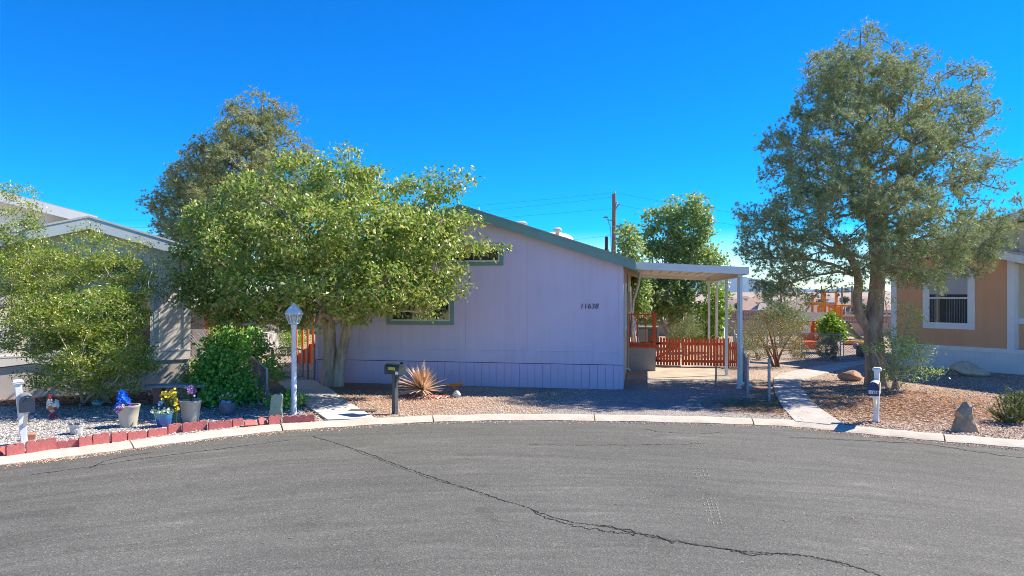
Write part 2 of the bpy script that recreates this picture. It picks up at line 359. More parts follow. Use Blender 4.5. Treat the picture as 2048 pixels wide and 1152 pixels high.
# the yard ground: from the curb outwards to the horizon, dropping to a plain beyond the back wall
pinks = [(0.55, 0.42, 0.31), (0.39, 0.28, 0.20), (0.62, 0.51, 0.40), (0.46, 0.31, 0.21), (0.31, 0.23, 0.18), (0.66, 0.58, 0.49), (0.50, 0.38, 0.28)]
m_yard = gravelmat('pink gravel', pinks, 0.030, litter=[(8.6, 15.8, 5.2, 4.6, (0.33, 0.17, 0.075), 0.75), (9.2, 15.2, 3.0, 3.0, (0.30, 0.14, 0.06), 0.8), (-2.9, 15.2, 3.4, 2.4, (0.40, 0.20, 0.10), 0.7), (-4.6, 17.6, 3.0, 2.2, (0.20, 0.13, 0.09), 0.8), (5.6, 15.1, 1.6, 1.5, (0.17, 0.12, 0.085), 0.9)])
def gz(p):
    d = math.hypot(p.x, p.y)
    if d < 60: return 0.0
    if d < 115: return -5.5 * (0.5 - 0.5 * math.cos(math.pi * (d - 60) / 55))
    if d < 500: return -5.5
    return -5.5 + 14.0 * min(1, (d - 500) / 1500)
cuts = [1.0, 1.6, 2.6, 4, 5.2, 6, 7, 8, 9.5, 12, 20, 40, 80, 140, 300, 1000]
mb = MB(); step = bl[::2]; vs = []
for c in cuts:
    for p in step:
        q = Vector((p.x * c, (p.y + 4) * c - 4, 0)); q.z = gz(q) - (0.012 if c == 1 else 0); vs.append(q)
k = len(step)
mb.add(vs, [(i * k + j, (i + 1) * k + j, (i + 1) * k + j + 1, i * k + j + 1) for i in range(len(cuts) - 1) for j in range(k - 1)])
yard = mb.build('ground', m_yard, smooth='full'); tag(yard, kind='structure')
if sum(p.normal.z for p in yard.data.polygons) < 0: yard.data.flip_normals()
# white gravel bed in front of the left house
whites = [(0.60, 0.57, 0.53), (0.34, 0.32, 0.30), (0.70, 0.67, 0.63), (0.16, 0.15, 0.145), (0.64, 0.60, 0.55), (0.46, 0.43, 0.40), (0.22, 0.20, 0.19)]
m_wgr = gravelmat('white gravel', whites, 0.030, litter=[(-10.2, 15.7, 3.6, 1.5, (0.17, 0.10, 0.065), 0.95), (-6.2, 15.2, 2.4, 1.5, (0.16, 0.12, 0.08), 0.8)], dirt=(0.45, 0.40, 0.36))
fx = [p for p in bl if -13 < p.x < -3.72 and p.y > 2]
poly = [(p.x - 0.03, p.y + 0.05) for p in fx] + [(G(600, 815).x, G(600, 815).y), (G(548, 790).x, G(548, 790).y), (-6.8, 18.5), (-8.6, 18.2), (-13, 16.5), (-18, 14)]
o = MB().sheet(poly, 0.004).build('gravel_bed', m_wgr); tag(o, kind='structure')
m_dgr = gravelmat('shade tinted driveway gravel', [(0.40, 0.36, 0.34), (0.26, 0.24, 0.23), (0.50, 0.46, 0.43), (0.33, 0.29, 0.27), (0.45, 0.39, 0.35)], 0.03, litter=[(5.6, 15.1, 1.6, 1.5, (0.2, 0.14, 0.10), 0.8)], dirt=(0.30, 0.27, 0.25))  # shade over the drive painted as a greyer copy of the yard gravel
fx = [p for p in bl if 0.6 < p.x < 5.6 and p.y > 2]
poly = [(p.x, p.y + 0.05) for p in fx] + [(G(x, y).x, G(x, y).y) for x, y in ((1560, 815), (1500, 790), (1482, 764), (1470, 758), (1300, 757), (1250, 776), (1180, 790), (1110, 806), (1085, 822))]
o = MB().sheet(poly, 0.004).build('driveway_shade_gravel', m_dgr); tag(o, kind='structure')
# concrete walks and the driveway slab
def pathobj(name, px, z1, mat, joints=()):
    pts = [(G(x, y, 0.02).x, G(x, y, 0.02).y) for x, y in px]
    o = MB().slab(pts, -0.1, z1).build(name, mat, bevel=0.008); return tag(o, kind='structure')
# left walk, three slabs with joints
Lw = [(548, 757), (577, 780), (600, 800), (626, 820), (655, 839.5)]; Rw = [(629, 760), (664, 779), (690, 799), (719, 817), (752, 836.5)]
for i in range(4):
    q = 0.35
    pathobj('walk', [Lw[i], (Lw[i + 1][0] - .6, Lw[i + 1][1] - q), (Rw[i + 1][0] - .6, Rw[i + 1][1] - q), Rw[i]], 0.022 + 0.002 * i, m_concl)
Lw2 = [(1741, 719), (1690, 724), (1640, 731), (1590, 741), (1560, 748), (1548, 756), (1546, 770), (1552, 790), (1566, 815), (1590, 842)]
Rw2 = [(1741, 726), (1712, 731), (1680, 738), (1640, 750), (1612, 757), (1601, 765), (1602, 775), (1616, 793), (1643, 818), (1694, 852)]
grp = [(0, 2), (2, 4), (4, 7), (7, 9)]
for a, e in grp:
    pathobj('walk', Lw2[a:e + 1] + Rw2[a:e + 1][::-1], 0.022 + 0.002 * (a % 3), m_conc)
HC = Frame(G(632, 763), math.atan2(G(1246, 779).y - G(632, 763).y, G(1246, 779).x - G(632, 763).x)); HWID = (G(1246, 779) - G(632, 763)).length
q = [HC.loc(HWID + .02, 2.1), HC.loc(HWID + 3.25, 2.5), HC.loc(HWID + 3.0, 3.2), HC.loc(HWID + 3.0, 9), HC.loc(HWID + .02, 9)]
o = MB().slab([(p.x, p.y) for p in q], -0.1, 0.018).build('driveway', M('driveway concrete', (0.40, 0.345, 0.27), 0.9, 0.2, 1.6, 0.3, 50), bevel=0.008); tag(o, kind='structure')
# cracks and scuffs in the asphalt: thin dark tar lines lying on the road
m_crk = M('tar crack', (0.022, 0.02, 0.019), 0.9, 0.3, 20)
def ribbon(mb, px, wmin, wmax, seed, z=ZR + 0.004, k=26, jit=0.05):
    r = random.Random(seed); P = smooth(catmull([G(x, y, z) for x, y in px], k), 1); vs = []; P2 = []; off = 0
    for p in P: off = off * 0.72 + r.gauss(0, jit * 0.5); P2.append(p + Vector((off * 0.6, off, 0)))
    for i, p in enumerate(P2):
        t = (P2[min(i + 1, len(P2) - 1)] - P2[max(i - 1, 0)]).normalized(); s = Vector((t.y, -t.x, 0)); h = r.uniform(wmin, wmax) / 2
        vs += [p - s * h, p + s * h]
    mb.add(vs, [(2 * i, 2 * i + 1, 2 * i + 3, 2 * i + 2) for i in range(len(P2) - 1)])
mb = MB()
main = [(625, 872), (680, 889), (740, 908), (800, 931), (870, 956), (960, 985), (1050, 1014), (1130, 1041), (1210, 1053), (1330, 1079), (1480, 1101), (1600, 1109), (1690, 1127), (1760, 1152), (1830, 1180)]
ribbon(mb, main, 0.003, 0.022, 1, jit=0.014, k=34); ribbon(mb, [(700, 897), (800, 936), (900, 968), (980, 993)], 0.002, 0.010, 12, jit=0.014, k=30); ribbon(mb, [(1190, 1050), (1330, 1076), (1470, 1102), (1600, 1112), (1700, 1132)], 0.002, 0.012, 13, jit=0.018, k=30)
ribbon(mb, [(1060, 1019), (1130, 1045), (1215, 1060), (1270, 1068)], 0.008, 0.02, 2, jit=0.03)
ribbon(mb, [(1200, 1052), (1260, 1058), (1350, 1083)], 0.006, 0.02, 3, jit=0.03)
ribbon(mb, [(1450, 1098), (1500, 1108), (1560, 1107)], 0.006, 0.02, 4, jit=0.03)
o = mb.build('road_crack', m_crk); tag(o, kind='structure')
mb = MB()
ribbon(mb, [(1580, 874), (1700, 880), (1850, 888), (1940, 902), (2100, 922)], 0.010, 0.03, 5, jit=0.03)
ribbon(mb, [(1060, 889), (1180, 890), (1290, 889), (1410, 888)], 0.006, 0.02, 6, jit=0.03)
ribbon(mb, [(1290, 858), (1330, 864), (1400, 867), (1440, 864)], 0.006, 0.02, 7, jit=0.03)
ribbon(mb, [(60, 950), (200, 930), (300, 915), (460, 895), (580, 880)], 0.006, 0.02, 8, jit=0.04)
ribbon(mb, [(180, 935), (225, 918), (300, 905)], 0.006, 0.018, 9, jit=0.03)
o = mb.build('road_crack', m_crk); tag(o, kind='structure')
# pale tyre scuffs and small white specks on the asphalt
m_scuff = M('pale scuff', (0.22, 0.21, 0.19), 0.9, 0.3, 30)
mb = MB()
for (x0, y0, x1, y1) in [(1405, 995, 1420, 1050), (1388, 935, 1396, 958), (1372, 882, 1392, 896)]:
    for k in range(4):
        n = 9
        for i in range(n):
            if rnd.random() < 0.25: continue
            t0, t1 = i / n, (i + 0.6) / n; dx = k * 8
            a, b_ = G(x0 + (x1 - x0) * t0 + dx, y0 + (y1 - y0) * t0, ZR + .004), G(x0 + (x1 - x0) * t1 + dx, y0 + (y1 - y0) * t1, ZR + .004)
            mb.add([a - Vector((.008, 0, 0)), a + Vector((.008, 0, 0)), b_ + Vector((.008, 0, 0)), b_ - Vector((.008, 0, 0))], [(0, 1, 2, 3)])
for _ in range(150):
    p = G(rnd.uniform(-50, 2100), 880 + 270 * rnd.random() ** 1.3, ZR + .004); s = rnd.uniform(.005, .018); a = rnd.uniform(0, 6); L = rnd.uniform(1, 2.5)
    u = Vector((math.cos(a), math.sin(a), 0)) * s * L; v = Vector((-math.sin(a), math.cos(a), 0)) * s * .6
    mb.add([p - u, p + v, p + u, p - v], [(0, 3, 2, 1)])
o = mb.build('road_scuff', m_scuff); tag(o, kind='stuff')

# ------------------------------------------------------------------ far land: hills, mountains
m_hill = M('dry hills', (0.40, 0.31, 0.24), 0.95, 0.3, 0.01)
def ridge(name, prof, Y, depth, mat):
    mb = MB(); n = len(prof); vs = []
    for x, y in prof: vs.append(W(x, 640, Y - depth * 0.6))
    for x, y in prof: vs.append(W(x, y, Y))
    for x, y in prof: vs.append(W(x, 640, Y + depth))
    mb.add(vs, [(r * n + i, r * n + i + 1, (r + 1) * n + i + 1, (r + 1) * n + i) for r in range(2) for i in range(n - 1)])
    o = mb.build(name, mat, smooth='full'); return tag(o, kind='structure')
def jag(pts, n, amp, seed):
    r = random.Random(seed); out = []
    for (x0, y0), (x1, y1) in zip(pts[:-1], pts[1:]):
        for i in range(n):
            t = i / n; out.append((x0 + (x1 - x0) * t, y0 + (y1 - y0) * t + r.uniform(-amp, amp)))
    return out + [pts[-1]]
ridge('mountains', jag([(900, 586), (1180, 572), (1330, 566), (1430, 552), (1490, 553), (1530, 563), (1590, 576), (1640, 579), (1700, 575), (1790, 585), (2000, 590)], 8, 1.2, 3), 9000, 1500, M('haze tinted mountain rock', (0.07, 0.10, 0.13), 0.95, 0.3, 0.004))  # bluish base colour: part of the distance haze is painted in
ridge('hills', jag([(700, 592), (1200, 590), (1440, 587), (1560, 588), (1760, 586), (2100, 588)], 10, 0.8, 4), 1900, 700, m_hill)
# ------------------------------------------------------------------ the lavender manufactured home
def siding(name, col, pitch=.2, dirt=.22):
    """painted panel siding: faint vertical grooves, rain streaks and splash dust near the ground"""
    m, nt, b = newmat(name); tc = N(nt, 'ShaderNodeTexCoord'); o = tc.outputs['Object']; s = N(nt, 'ShaderNodeSeparateXYZ'); nt.links.new(o, s.inputs[0])
    mp = N(nt, 'ShaderNodeMapping'); mp.inputs['Scale'].default_value = (1, 1, .07); nt.links.new(o, mp.inputs[0]); n = N(nt, 'ShaderNodeTexNoise', Scale=5.0, Detail=7, Roughness=.65); nt.links.new(mp.outputs[0], n.inputs['Vector'])
    n2 = N(nt, 'ShaderNodeTexNoise', Scale=.7, Detail=4); nt.links.new(o, n2.inputs['Vector'])
    mx = N(nt, 'ShaderNodeMix', data_type='FLOAT'); mx.inputs[0].default_value = .5; nt.links.new(n.outputs[0], mx.inputs[2]); nt.links.new(n2.outputs[0], mx.inputs[3])
    r = ramp(nt, [(.3, tuple(x * .86 for x in col)), (.5, col), (.7, tuple(min(.9, x * 1.05) for x in col))]); nt.links.new(mx.outputs[0], r.inputs[0])
    zr = N(nt, 'ShaderNodeMapRange'); zr.inputs[1].default_value = .75; zr.inputs[2].default_value = 0; zr.inputs[3].default_value = 0; zr.inputs[4].default_value = dirt * 2; nt.links.new(s.outputs[2], zr.inputs[0])
    dm = N(nt, 'ShaderNodeMath', operation='MULTIPLY'); nt.links.new(zr.outputs[0], dm.inputs[0]); nt.links.new(n.outputs[0], dm.inputs[1])
    md = N(nt, 'ShaderNodeMix', data_type='RGBA'); nt.links.new(dm.outputs[0], md.inputs[0]); nt.links.new(r.outputs[0], md.inputs[6]); md.inputs[7].default_value = (.42, .33, .27, 1); nt.links.new(md.outputs[2], b.inputs['Base Color'])
    f = N(nt, 'ShaderNodeMath', operation='DIVIDE'); f.inputs[1].default_value = pitch; nt.links.new(s.outputs[0], f.inputs[0]); f2 = N(nt, 'ShaderNodeMath', operation='FRACT'); nt.links.new(f.outputs[0], f2.inputs[0])
    f3 = N(nt, 'ShaderNodeMath', operation='GREATER_THAN'); f3.inputs[1].default_value = .08; nt.links.new(f2.outputs[0], f3.inputs[0])
    ng = N(nt, 'ShaderNodeTexNoise', Scale=60, Detail=4); mpg = N(nt, 'ShaderNodeMapping'); mpg.inputs['Scale'].default_value = (1, 1, .15); nt.links.new(o, mpg.inputs[0]); nt.links.new(mpg.outputs[0], ng.inputs['Vector'])
    ad = N(nt, 'ShaderNodeMath', operation='MULTIPLY_ADD'); ad.inputs[1].default_value = .25; nt.links.new(ng.outputs[0], ad.inputs[0]); nt.links.new(f3.outputs[0], ad.inputs[2])
    bp = N(nt, 'ShaderNodeBump', Strength=.35, Distance=.006); nt.links.new(ad.outputs[0], bp.inputs['Height']); nt.links.new(bp.outputs[0], b.inputs['Normal']); b.inputs['Roughness'].default_value = .7; b.inputs['Specular IOR Level'].default_value = .3
    return m
m_lav = siding('lavender siding', (0.69, 0.585, 0.72))
m_lavs = siding('lavender skirting', (0.72, 0.56, 0.76), dirt=.3)
m_gap = M('dark joint', (0.09, 0.085, 0.095), 0.9, 0.2, 5)
m_green = M('green trim paint', (0.19, 0.32, 0.27), 0.55, 0.08, 3)
m_shing = M('grey shingles', (0.34, 0.32, 0.30), 0.9, 0.25, 25, 0.5, 30)
m_tan = M('tan siding', (0.50, 0.41, 0.31), 0.7, 0.06, 2, stretch=(1, 1, 0.2))
m_soff = M('tan soffit', (0.46, 0.33, 0.23), 0.7, 0.08, 3)
m_cream = M('cream window frame', (0.66, 0.62, 0.53), 0.5, 0.06, 4)
m_blind = M('window blind', (0.55, 0.54, 0.5), 0.7, 0.1, 4)
LEN = 17.0; ZS = 0.62; ZE = 3.12; SL = 0.33; OV = 0.30; MX = HWID / 2
house = thing('manufactured_home', HC.loc(0, 0), 'lavender single storey manufactured home with green gable trim in the middle', 'house', HC.a)
def zu(x): return ZE + SL * (MX + OV - abs(x - MX))       # underside of the roof
# core walls (dark behind the joints), panels in front with open joints
def gable(x0, x1, z0, inset=0.0):
    xs = [x0] + ([MX] if x0 < MX < x1 else []) + [x1]
    return [(x0, z0), (x1, z0)] + [(x, zu(x) - inset) for x in xs[::-1]]
mb = MB(); mb.prism(gable(0.02, HWID - 0.02, ZS + .01, .02), 0.012, LEN); mb.b2(0.03, HWID - .03, 0.02, LEN, 0, ZS); mb.build('wall_core', m_gap, house)
px2x = lambda px, py: HC.wall(px, py)[0]
sm = [0.10, px2x(918, 640), px2x(931, 640)] + [px2x(1055, 600), px2x(1170, 600)] + [HWID - 0.105]
sm[1:1] = [1.30, 2.52]
mb = MB(); JZ = ZS + 0.33
for a, e in zip(sm[:-1], sm[1:]):
    tight = 0.0004 if a > 4.6 else 0.002
    mb.prism(gable(a + tight, e - tight, JZ + 0.0015), -0.012, 0.012)
mb.b2(0.10, HWID - .105, -0.012, 0.012, ZS + .012, JZ - .001)
mb.prism(gable(-0.012, 0.094, ZS + .012), -0.02, 0.012); mb.prism(gable(HWID - 0.1, HWID + 0.012, ZS + .012), -0.02, 0.012)
mb.build('wall', m_lav, house)
mb = MB(); x = 0.05; k = 0                                   # skirting boards with thin gaps
while x < HWID - .1:
    w_ = 0.205; mb.b2(x + .003, min(HWID - .1, x + w_ - .003), -0.004, 0.02, -0.02, ZS - .004); x += w_
mb.b2(-0.004, .045, -.01, .02, -.02, ZS - .004); mb.b2(HWID - .095, HWID + .012, -.012, .02, -.02, ZS - .004)
mb.build('skirting', m_lavs, house)
mb = MB(); mb.b2(HWID - 0.019, HWID + 0.010, 0.014, LEN, ZS + .012, zu(HWID)); mb.b2(-0.010, 0.019, 0.014, LEN, ZS + .012, zu(0)); mb.b2(HWID - .02, HWID + .004, .022, LEN, 0, ZS); mb.b2(-.004, .02, .022, LEN, 0, ZS); mb.build('side_wall', m_tan, house)
# roof: two slopes, shingled, with soffit
mb = MB(); T = 0.17; ZT = 0.245
for sgn in (-1, 1):
    e = MX + sgn * (MX + OV); z0 = ZE; zr = ZE + SL * (MX + OV)
    P = [(MX, zr), (e, z0), (e, z0 + 0.16), (MX, zr + 0.16)]
    mb.prism(P, -OV + .03, LEN + OV)
roof = mb.build('roof', m_soff, house)
mb = MB()
for sgn in (-1, 1):
    e = MX + sgn * (MX + OV + .02); z0 = ZE - .02 * SL; zr = ZE + SL * (MX + OV)
    mb.prism([(MX, zr + .165), (e, z0 + .165), (e, z0 + .20), (MX, zr + .20)], -OV - .02, LEN + OV)
mb.build('shingles', m_shing, roof)
mb = MB()
for sgn in (-1, 1):
    e = MX + sgn * (MX + OV + .012); z0 = ZE; zr = ZE + SL * (MX + OV)
    mb.prism([(MX, zr - .07), (e, z0 - .07), (e, z0 + .163), (MX, zr + .163)], -OV, -OV + .028)
for sgn in (-1, 1):
    e = MX + sgn * (MX + OV); mb.b2(min(e, e + sgn * .022), max(e, e + sgn * .022), -OV + .03, LEN + OV, ZE - .06, ZE + .155)
mb.build('fascia', m_green, roof)
# roof fittings
def onroof(px, Y): 
    X = (px - 1024) / FPX * Y; d = Vector((X, Y, 0)) - HC.o; x = d.dot(HC.u); y = d.dot(HC.b); return x, y, ZE + .2 + SL * (MX + OV - abs(x - MX))
m_vent = M('roof vent metal', (0.55, 0.50, 0.43), 0.5, 0.15, 6)
x, y, z = onroof(1042, 20.0); mb = MB(); mb.lathe([(.10, -.12), (.10, .07), (.17, .075), (.19, .12), (.12, .16), (0.02, .165)], (x, y, z)); mb.build('roof_vent', m_vent, roof, True)
x, y, z = onroof(1115, 20.4); mb = MB(); mb.lathe([(.06, -.12), (.06, .24), (.065, .25), (.13, .26), (.135, .31), (.08, .35), (0.02, .36)], (x, y, z)); mb.build('roof_vent', m_vent, roof, True)
x, y, z = onroof(1108, 21.4); mb = MB(); mb.lathe([(.6, -.2), (.6, .05), (.52, .12), (.38, .18), (.2, .22), (.02, .235)], (x, y, z)); mb.build('skylight_dome', M('dome plastic', (0.7, 0.68, 0.62), 0.3, 0.06, 3), roof, True)
x, y, z = onroof(1213, 19.2); mb = MB(); mb.lathe([(.11, -.1), (.06, .12), (.045, .13), (.045, .48), (0.02, .481)], (x, y, z)); mb.build('vent_pipe', m_black, roof, True)
# windows: trim standing proud, cream sash, dark pane with a blind behind
def window(parent, x0, x1, z0, z1, tw, mt, ms, mull=False, y=-0.012, blind=0.0, name='window', mid=None, trimfill=False):
    mb = MB(); d0, d1 = y - .030, y + .004
    mb.b2(x0, x0 + tw, d0, d1, z0, z1); mb.b2(x1 - tw, x1, d0, d1, z0, z1); mb.b2(x0 + tw, x1 - tw, d0, d1, z0, z0 + tw); mb.b2(x0 + tw, x1 - tw, d0, d1, z1 - tw, z1)
    wn = mb.build(name, mt, parent, bevel=0.004)
    a, b_, c, d = x0 + tw, x1 - tw, z0 + tw, z1 - tw; s = 0.045; mb = MB(); e0, e1 = y - .022, y + .002
    mb.b2(a, a + s, e0, e1, c, d); mb.b2(b_ - s, b_, e0, e1, c, d); mb.b2(a + s, b_ - s, e0, e1, c, c + s); mb.b2(a + s, b_ - s, e0, e1, d - s, d)
    if mull: mb.b2((a + b_) / 2 - .02, (a + b_) / 2 + .02, e0, e1, c + s, d - s)
    if mid: mb.b2(a + s, b_ - s, e0, e1, mid - .025, mid + .025)
    mb.build('frame', ms, wn, bevel=0.003)
    MB().b2(a + s - .005, b_ - s + .005, y - .012, y - .004, c + s - .005, d - s + .005).build('pane', m_glass, wn)
    if blind:
        mb = MB(); zz = d - s
        while zz > c + s + (1 - blind) * (d - c): mb.b2(a + s, b_ - s, y - .0135, y - .0125, zz - .02, zz - .002); zz -= .028
        if mb.v: mb.build('blind', m_blind, wn)
    return wn
x1, z0 = HC.wall(1007, 531); _, z1 = HC.wall(1007, 487); window(house, x1 - 1.75, x1, z0, z1, .10, m_green, m_cream)
x1, z0 = HC.wall(908, 650); window(house, x1 - 1.9, x1, z0, z0 + 1.45, .10, m_green, m_cream, True)
# house number
def text(body, size, mat, parent, name, loc, rot, extrude=0.006, shear=0.0, spacing=1.0, align='LEFT', offset=0.0):
    cu = bpy.data.curves.new(name, 'FONT'); cu.body = body; cu.size = size; cu.extrude = extrude; cu.shear = shear; cu.space_character = spacing; cu.align_x = align; cu.offset = offset
    t = bpy.data.objects.new(name, cu); COL.objects.link(t); dg = bpy.context.evaluated_depsgraph_get(); me = bpy.data.meshes.new_from_object(t.evaluated_get(dg))
    bpy.data.objects.remove(t); bpy.data.curves.remove(cu); me.materials.clear(); me.materials.append(mat)
    o = bpy.data.objects.new(name, me); COL.objects.link(o); o.parent = parent; o.location = loc; o.rotation_euler = rot; return o
xa, za = HC.wall(1160, 617); xb, zb = HC.wall(1187, 606)
text('11638', (zb - za) * 1.3, m_black, house, 'house_number', (xa, -0.022, za), (RAD(90), 0, 0), 0.006, 0.12, 1.03, offset=-0.001)
# the long side seen at a glancing angle: windows, meter box, conduit
SR = Matrix.Rotation(RAD(90), 4, 'Z')
def sidewin(y0, y1, z0, z1):
    e = bpy.data.objects.new('side_window', None); wn = window(house, y0, y1, z0, z1, .09, m_white, m_cream, name='side_window', y=-0.0)
    wn.matrix_local = Matrix.Translation((HWID + .012, 0, 0)) @ SR; bpy.data.objects.remove(e); return wn
sidewin(1.2, 2.3, 1.45, 2.75); sidewin(8.2, 9.6, 1.3, 2.75); sidewin(11.5, 12.9, 1.3, 2.75)
wn = window(house, 4.75, 5.75, .82, 2.85, .09, m_white, m_white, name='side_door'); wn.matrix_local = Matrix.Translation((HWID + .014, 0, 0)) @ SR
mb = MB(); mb.b2(HWID + .01, HWID + .14, 2.9, 3.3, 1.9, 2.5); mb.build('meter_box', m_tan, house, bevel=.01)
mb = MB(); mb.tube([(HWID + .05, 3.1, 1.9), (HWID + .05, 3.1, .2)], .025); mb.tube([(HWID + .05, 3.1, 2.5), (HWID + .05, 3.1, 3.05)], .025); mb.build('conduit', m_galv, house)
# small hose tap low on the corner
mb = MB(); mb.tube([(HWID, 2.6, .25), (HWID + .1, 2.6, .25), (HWID + .14, 2.6, .2)], .02); mb.build('tap', m_white, house)

# ------------------------------------------------------------------ carport awning
m_awn = M('white awning metal', (0.74, 0.74, 0.73), 0.45, 0.05, 3)
m_awnu = M('awning underside', (0.66, 0.60, 0.52), 0.5, 0.05, 3)
cp = thing('carport', HC.loc(HWID + OV, .5), 'flat white carport awning on four thin posts beside the lavender home', 'carport', HC.a)
AX0, AX1, AY1 = 0.03, 2.83, 8.9; ZA0, ZA1 = 3.29, 3.14
def za(x): return ZA0 + (ZA1 - ZA0) * (x - AX0) / (AX1 - AX0)
mb = MB(); mb.prism([(AX0, za(AX0) - .06), (AX1, za(AX1) - .06), (AX1, za(AX1) - .02), (AX0, za(AX0) - .02)], .03, AY1 - .03); can = mb.build('canopy', m_awnu, cp)
mb = MB(); x = AX0 + .15
while x < AX1 - .1: mb.b2(x, x + .02, .04, AY1 - .04, za(x) - .085, za(x) - .06); x += .3
mb.build('pan_rib', m_awnu, can)
mb = MB()
mb.prism([(AX0, za(AX0) - .19), (AX1, za(AX1) - .19), (AX1, za(AX1)), (AX0, za(AX0))], 0, .03); mb.prism([(AX0, za(AX0) - .19), (AX1, za(AX1) - .19), (AX1, za(AX1)), (AX0, za(AX0))], AY1 - .03, AY1)
mb.b2(AX1, AX1 + .035, 0, AY1, ZA1 - .19, ZA1 + .002); mb.build('fascia', m_awn, can)
PX = HC.wall(1478, 700, .76)[0] - HWID - OV
mb = MB(); mb.b2(PX - .05, PX + .05, .05, AY1 - .05, ZA1 - .26, ZA1 - .19); mb.build('beam', m_awnu, cp)
for k in range(4):
    y = .26 + 2.74 * k; mb = MB(); mb.b2(PX - .04, PX + .04, y - .04, y + .04, 0, ZA1 - .19); mb.b2(PX - .07, PX + .07, y - .06, y + .06, 0.0, .03); mb.build('post', m_awn, cp, bevel=.006)
mb = MB(); y = .26 - .09; mb.b2(PX + .0, PX + .07, y - .035, y + .035, .1, ZA1 - .1); mb.bar((PX + .035, y, .17), (PX + .3, y - .05, .1), .07, .06); mb.build('downspout', m_awn, cp, bevel=.006)
mb = MB(); mb.tube([(.1, 4.9, za(.1) - .1), (.06, 4.9, 2.8), (-.12, 4.9, 2.2), (-.2, 4.9, 1.0)], .045); mb.build('drain_pipe', m_awn, cp, True)

# ------------------------------------------------------------------ side porch: landing, skirt and red rail
m_red = M('red stained wood', (0.62, 0.105, 0.03), 0.65, 0.22, 5, 0.2, 60, stretch=(1, 1, .3))
m_org = M('orange stained wood', (0.55, 0.16, 0.03), 0.65, 0.2, 5, 0.2, 60)
po = thing('porch', HC.loc(HWID + .03, 4.25), 'small grey skirted porch landing with open red handrail by the side door', 'porch', HC.a)
ZP = .80; PW = .86
mb = MB(); mb.b2(0, PW, 0, .02, 0, ZP - .05); mb.b2(PW - .02, PW, .02, 2.0, 0, ZP - .05); mb.build('skirt', M('porch skirt', (0.36, .315, .30), .7, .08, 3), po)
mb = MB(); mb.b2(-.01, PW + .03, -.03, 2.0, ZP - .05, ZP); mb.build('landing', m_red, po, bevel=.005)
mb = MB()
for x in (.035, PW - .03): mb.b2(x - .04, x + .04, -.02, .06, ZP, ZP + .98)
mb.b2(PW - .07, PW + .01, 1.9, 1.98, ZP, ZP + .98)
mb.b2(-.005, PW + .03, -.03, .07, ZP + .98, ZP + 1.03); mb.b2(PW - .08, PW + .02, .07, 2.0, ZP + .98, ZP + 1.03); mb.b2(.08, PW - .075, .0, .04, ZP + .05, ZP + .10)
for x in (.30, .56): mb.b2(x - .018, x + .018, 0, .036, ZP + .1, ZP + .98)
mb.build('railing', m_red, po, bevel=.004)
# boards leaning on the wall beside the porch
mb = MB(); mb.bar((.25, .7, ZP + .0), (.06, .75, ZP + 1.45), .05, .02); mb.bar((.35, .9, ZP + .0), (.08, .95, ZP + 1.2), .14, .02)
o = mb.build('leaning_boards', m_white, None); o.location = HC.loc(HWID + .03, 4.25); o.rotation_euler = (0, 0, HC.a); tag(o, 'pale boards leaning on the wall behind the red porch rail', 'boards')
# air conditioning unit
ac = thing('air_conditioner', (W(1296, 655, 26).x, 26, 0), 'grey square outdoor air conditioner seen behind the porch', 'air conditioner', HC.a)
m_ac = M('pale green metal', (0.30, .36, .33), .5, .1, 4)
mb = MB(); mb.b2(-.37, .37, -.37, .37, 0.3, 1.16); mb.build('casing', M('dark louvre metal', (.10, .12, .12), .5, .1, 4), ac)
mb = MB(); mb.b2(-.39, .39, -.39, .39, 1.16, 1.22)
for sx_ in (-1, 1):
    for sy_ in (-1, 1): mb.b2(sx_ * .37 - .03, sx_ * .37 + .03, sy_ * .37 - .03, sy_ * .37 + .03, 0, 1.16)
mb.b2(-.34, .34, -.385, -.372, .32, .4); mb.b2(-.34, 0.0, -.392, -.386, .32, 1.14); mb.build('cabinet', m_ac, ac, bevel=.01)
mb = MB()
for k in range(9): mb.b2(.02, .34, -.385, -.372, .45 + k * .075, .47 + k * .075)
mb.build('louvre', m_ac, ac)

# ------------------------------------------------------------------ red picket double gate and fence end
FY = 5.85; fx0 = HC.wall(1303, 700, FY)[0]; fx1 = HC.wall(1476, 700, FY)[0]
def picket_panel(o, x0, x1, n, h, zb=.05, brace=False, frame=True):
    d = (x1 - x0) / n; mb = MB()
    for k in range(n):
        a = x0 + k * d + d * .14; e = x0 + (k + 1) * d - d * .14; hh = h + rnd.uniform(-.012, .012); c = (e - a) * .28; y0 = rnd.uniform(-.003, .003)
        mb.prism([(a, zb), (e, zb), (e, hh - c), (e - c, hh), (a + c, hh), (a, hh - c)], -.012 + y0, .006 + y0)
    mb.build('pickets', m_red, o)
    for z in (.2, h - .2): MB().b2(x0 + .01, x1 - .01, .0075, .045, z - .045, z + .045).build('rail', m_red, o)
    if brace: MB().bar((x0 + .04, .026, .26), (x1 - .04, .026, h - .26), .034, .08).build('brace', m_red, o)
xm = HC.wall(1362, 700, FY)[0]; xe = HC.wall(1457, 700, FY)[0]
for (a, e, n, h, lab, br) in ((fx0 + .06, xm - .01, 9, .98, 'red picket gate leaf with black hinges next to the porch', True), (xm + .01, xe, 15, .98, 'long red picket gate leaf across the driveway', False)):
    g_ = thing('picket_gate', HC.loc(a, FY), lab, 'gate', HC.a); picket_panel(g_, 0, e - a, n, h, .06, br)
    if br:
        for z in (.2, .78):
            mb = MB(); mb.prism([(-.06, z + .06), (-.06, z - .06), (.26, z - .012), (.26, z + .012)], -.024, -.018); mb.build('hinge', m_black, g_)
        MB().b2(.0, e - a, -.016, .02, .015, .05).build('bottom_board', M('bare board', (.5, .42, .32), .8, .1, 5), g_)
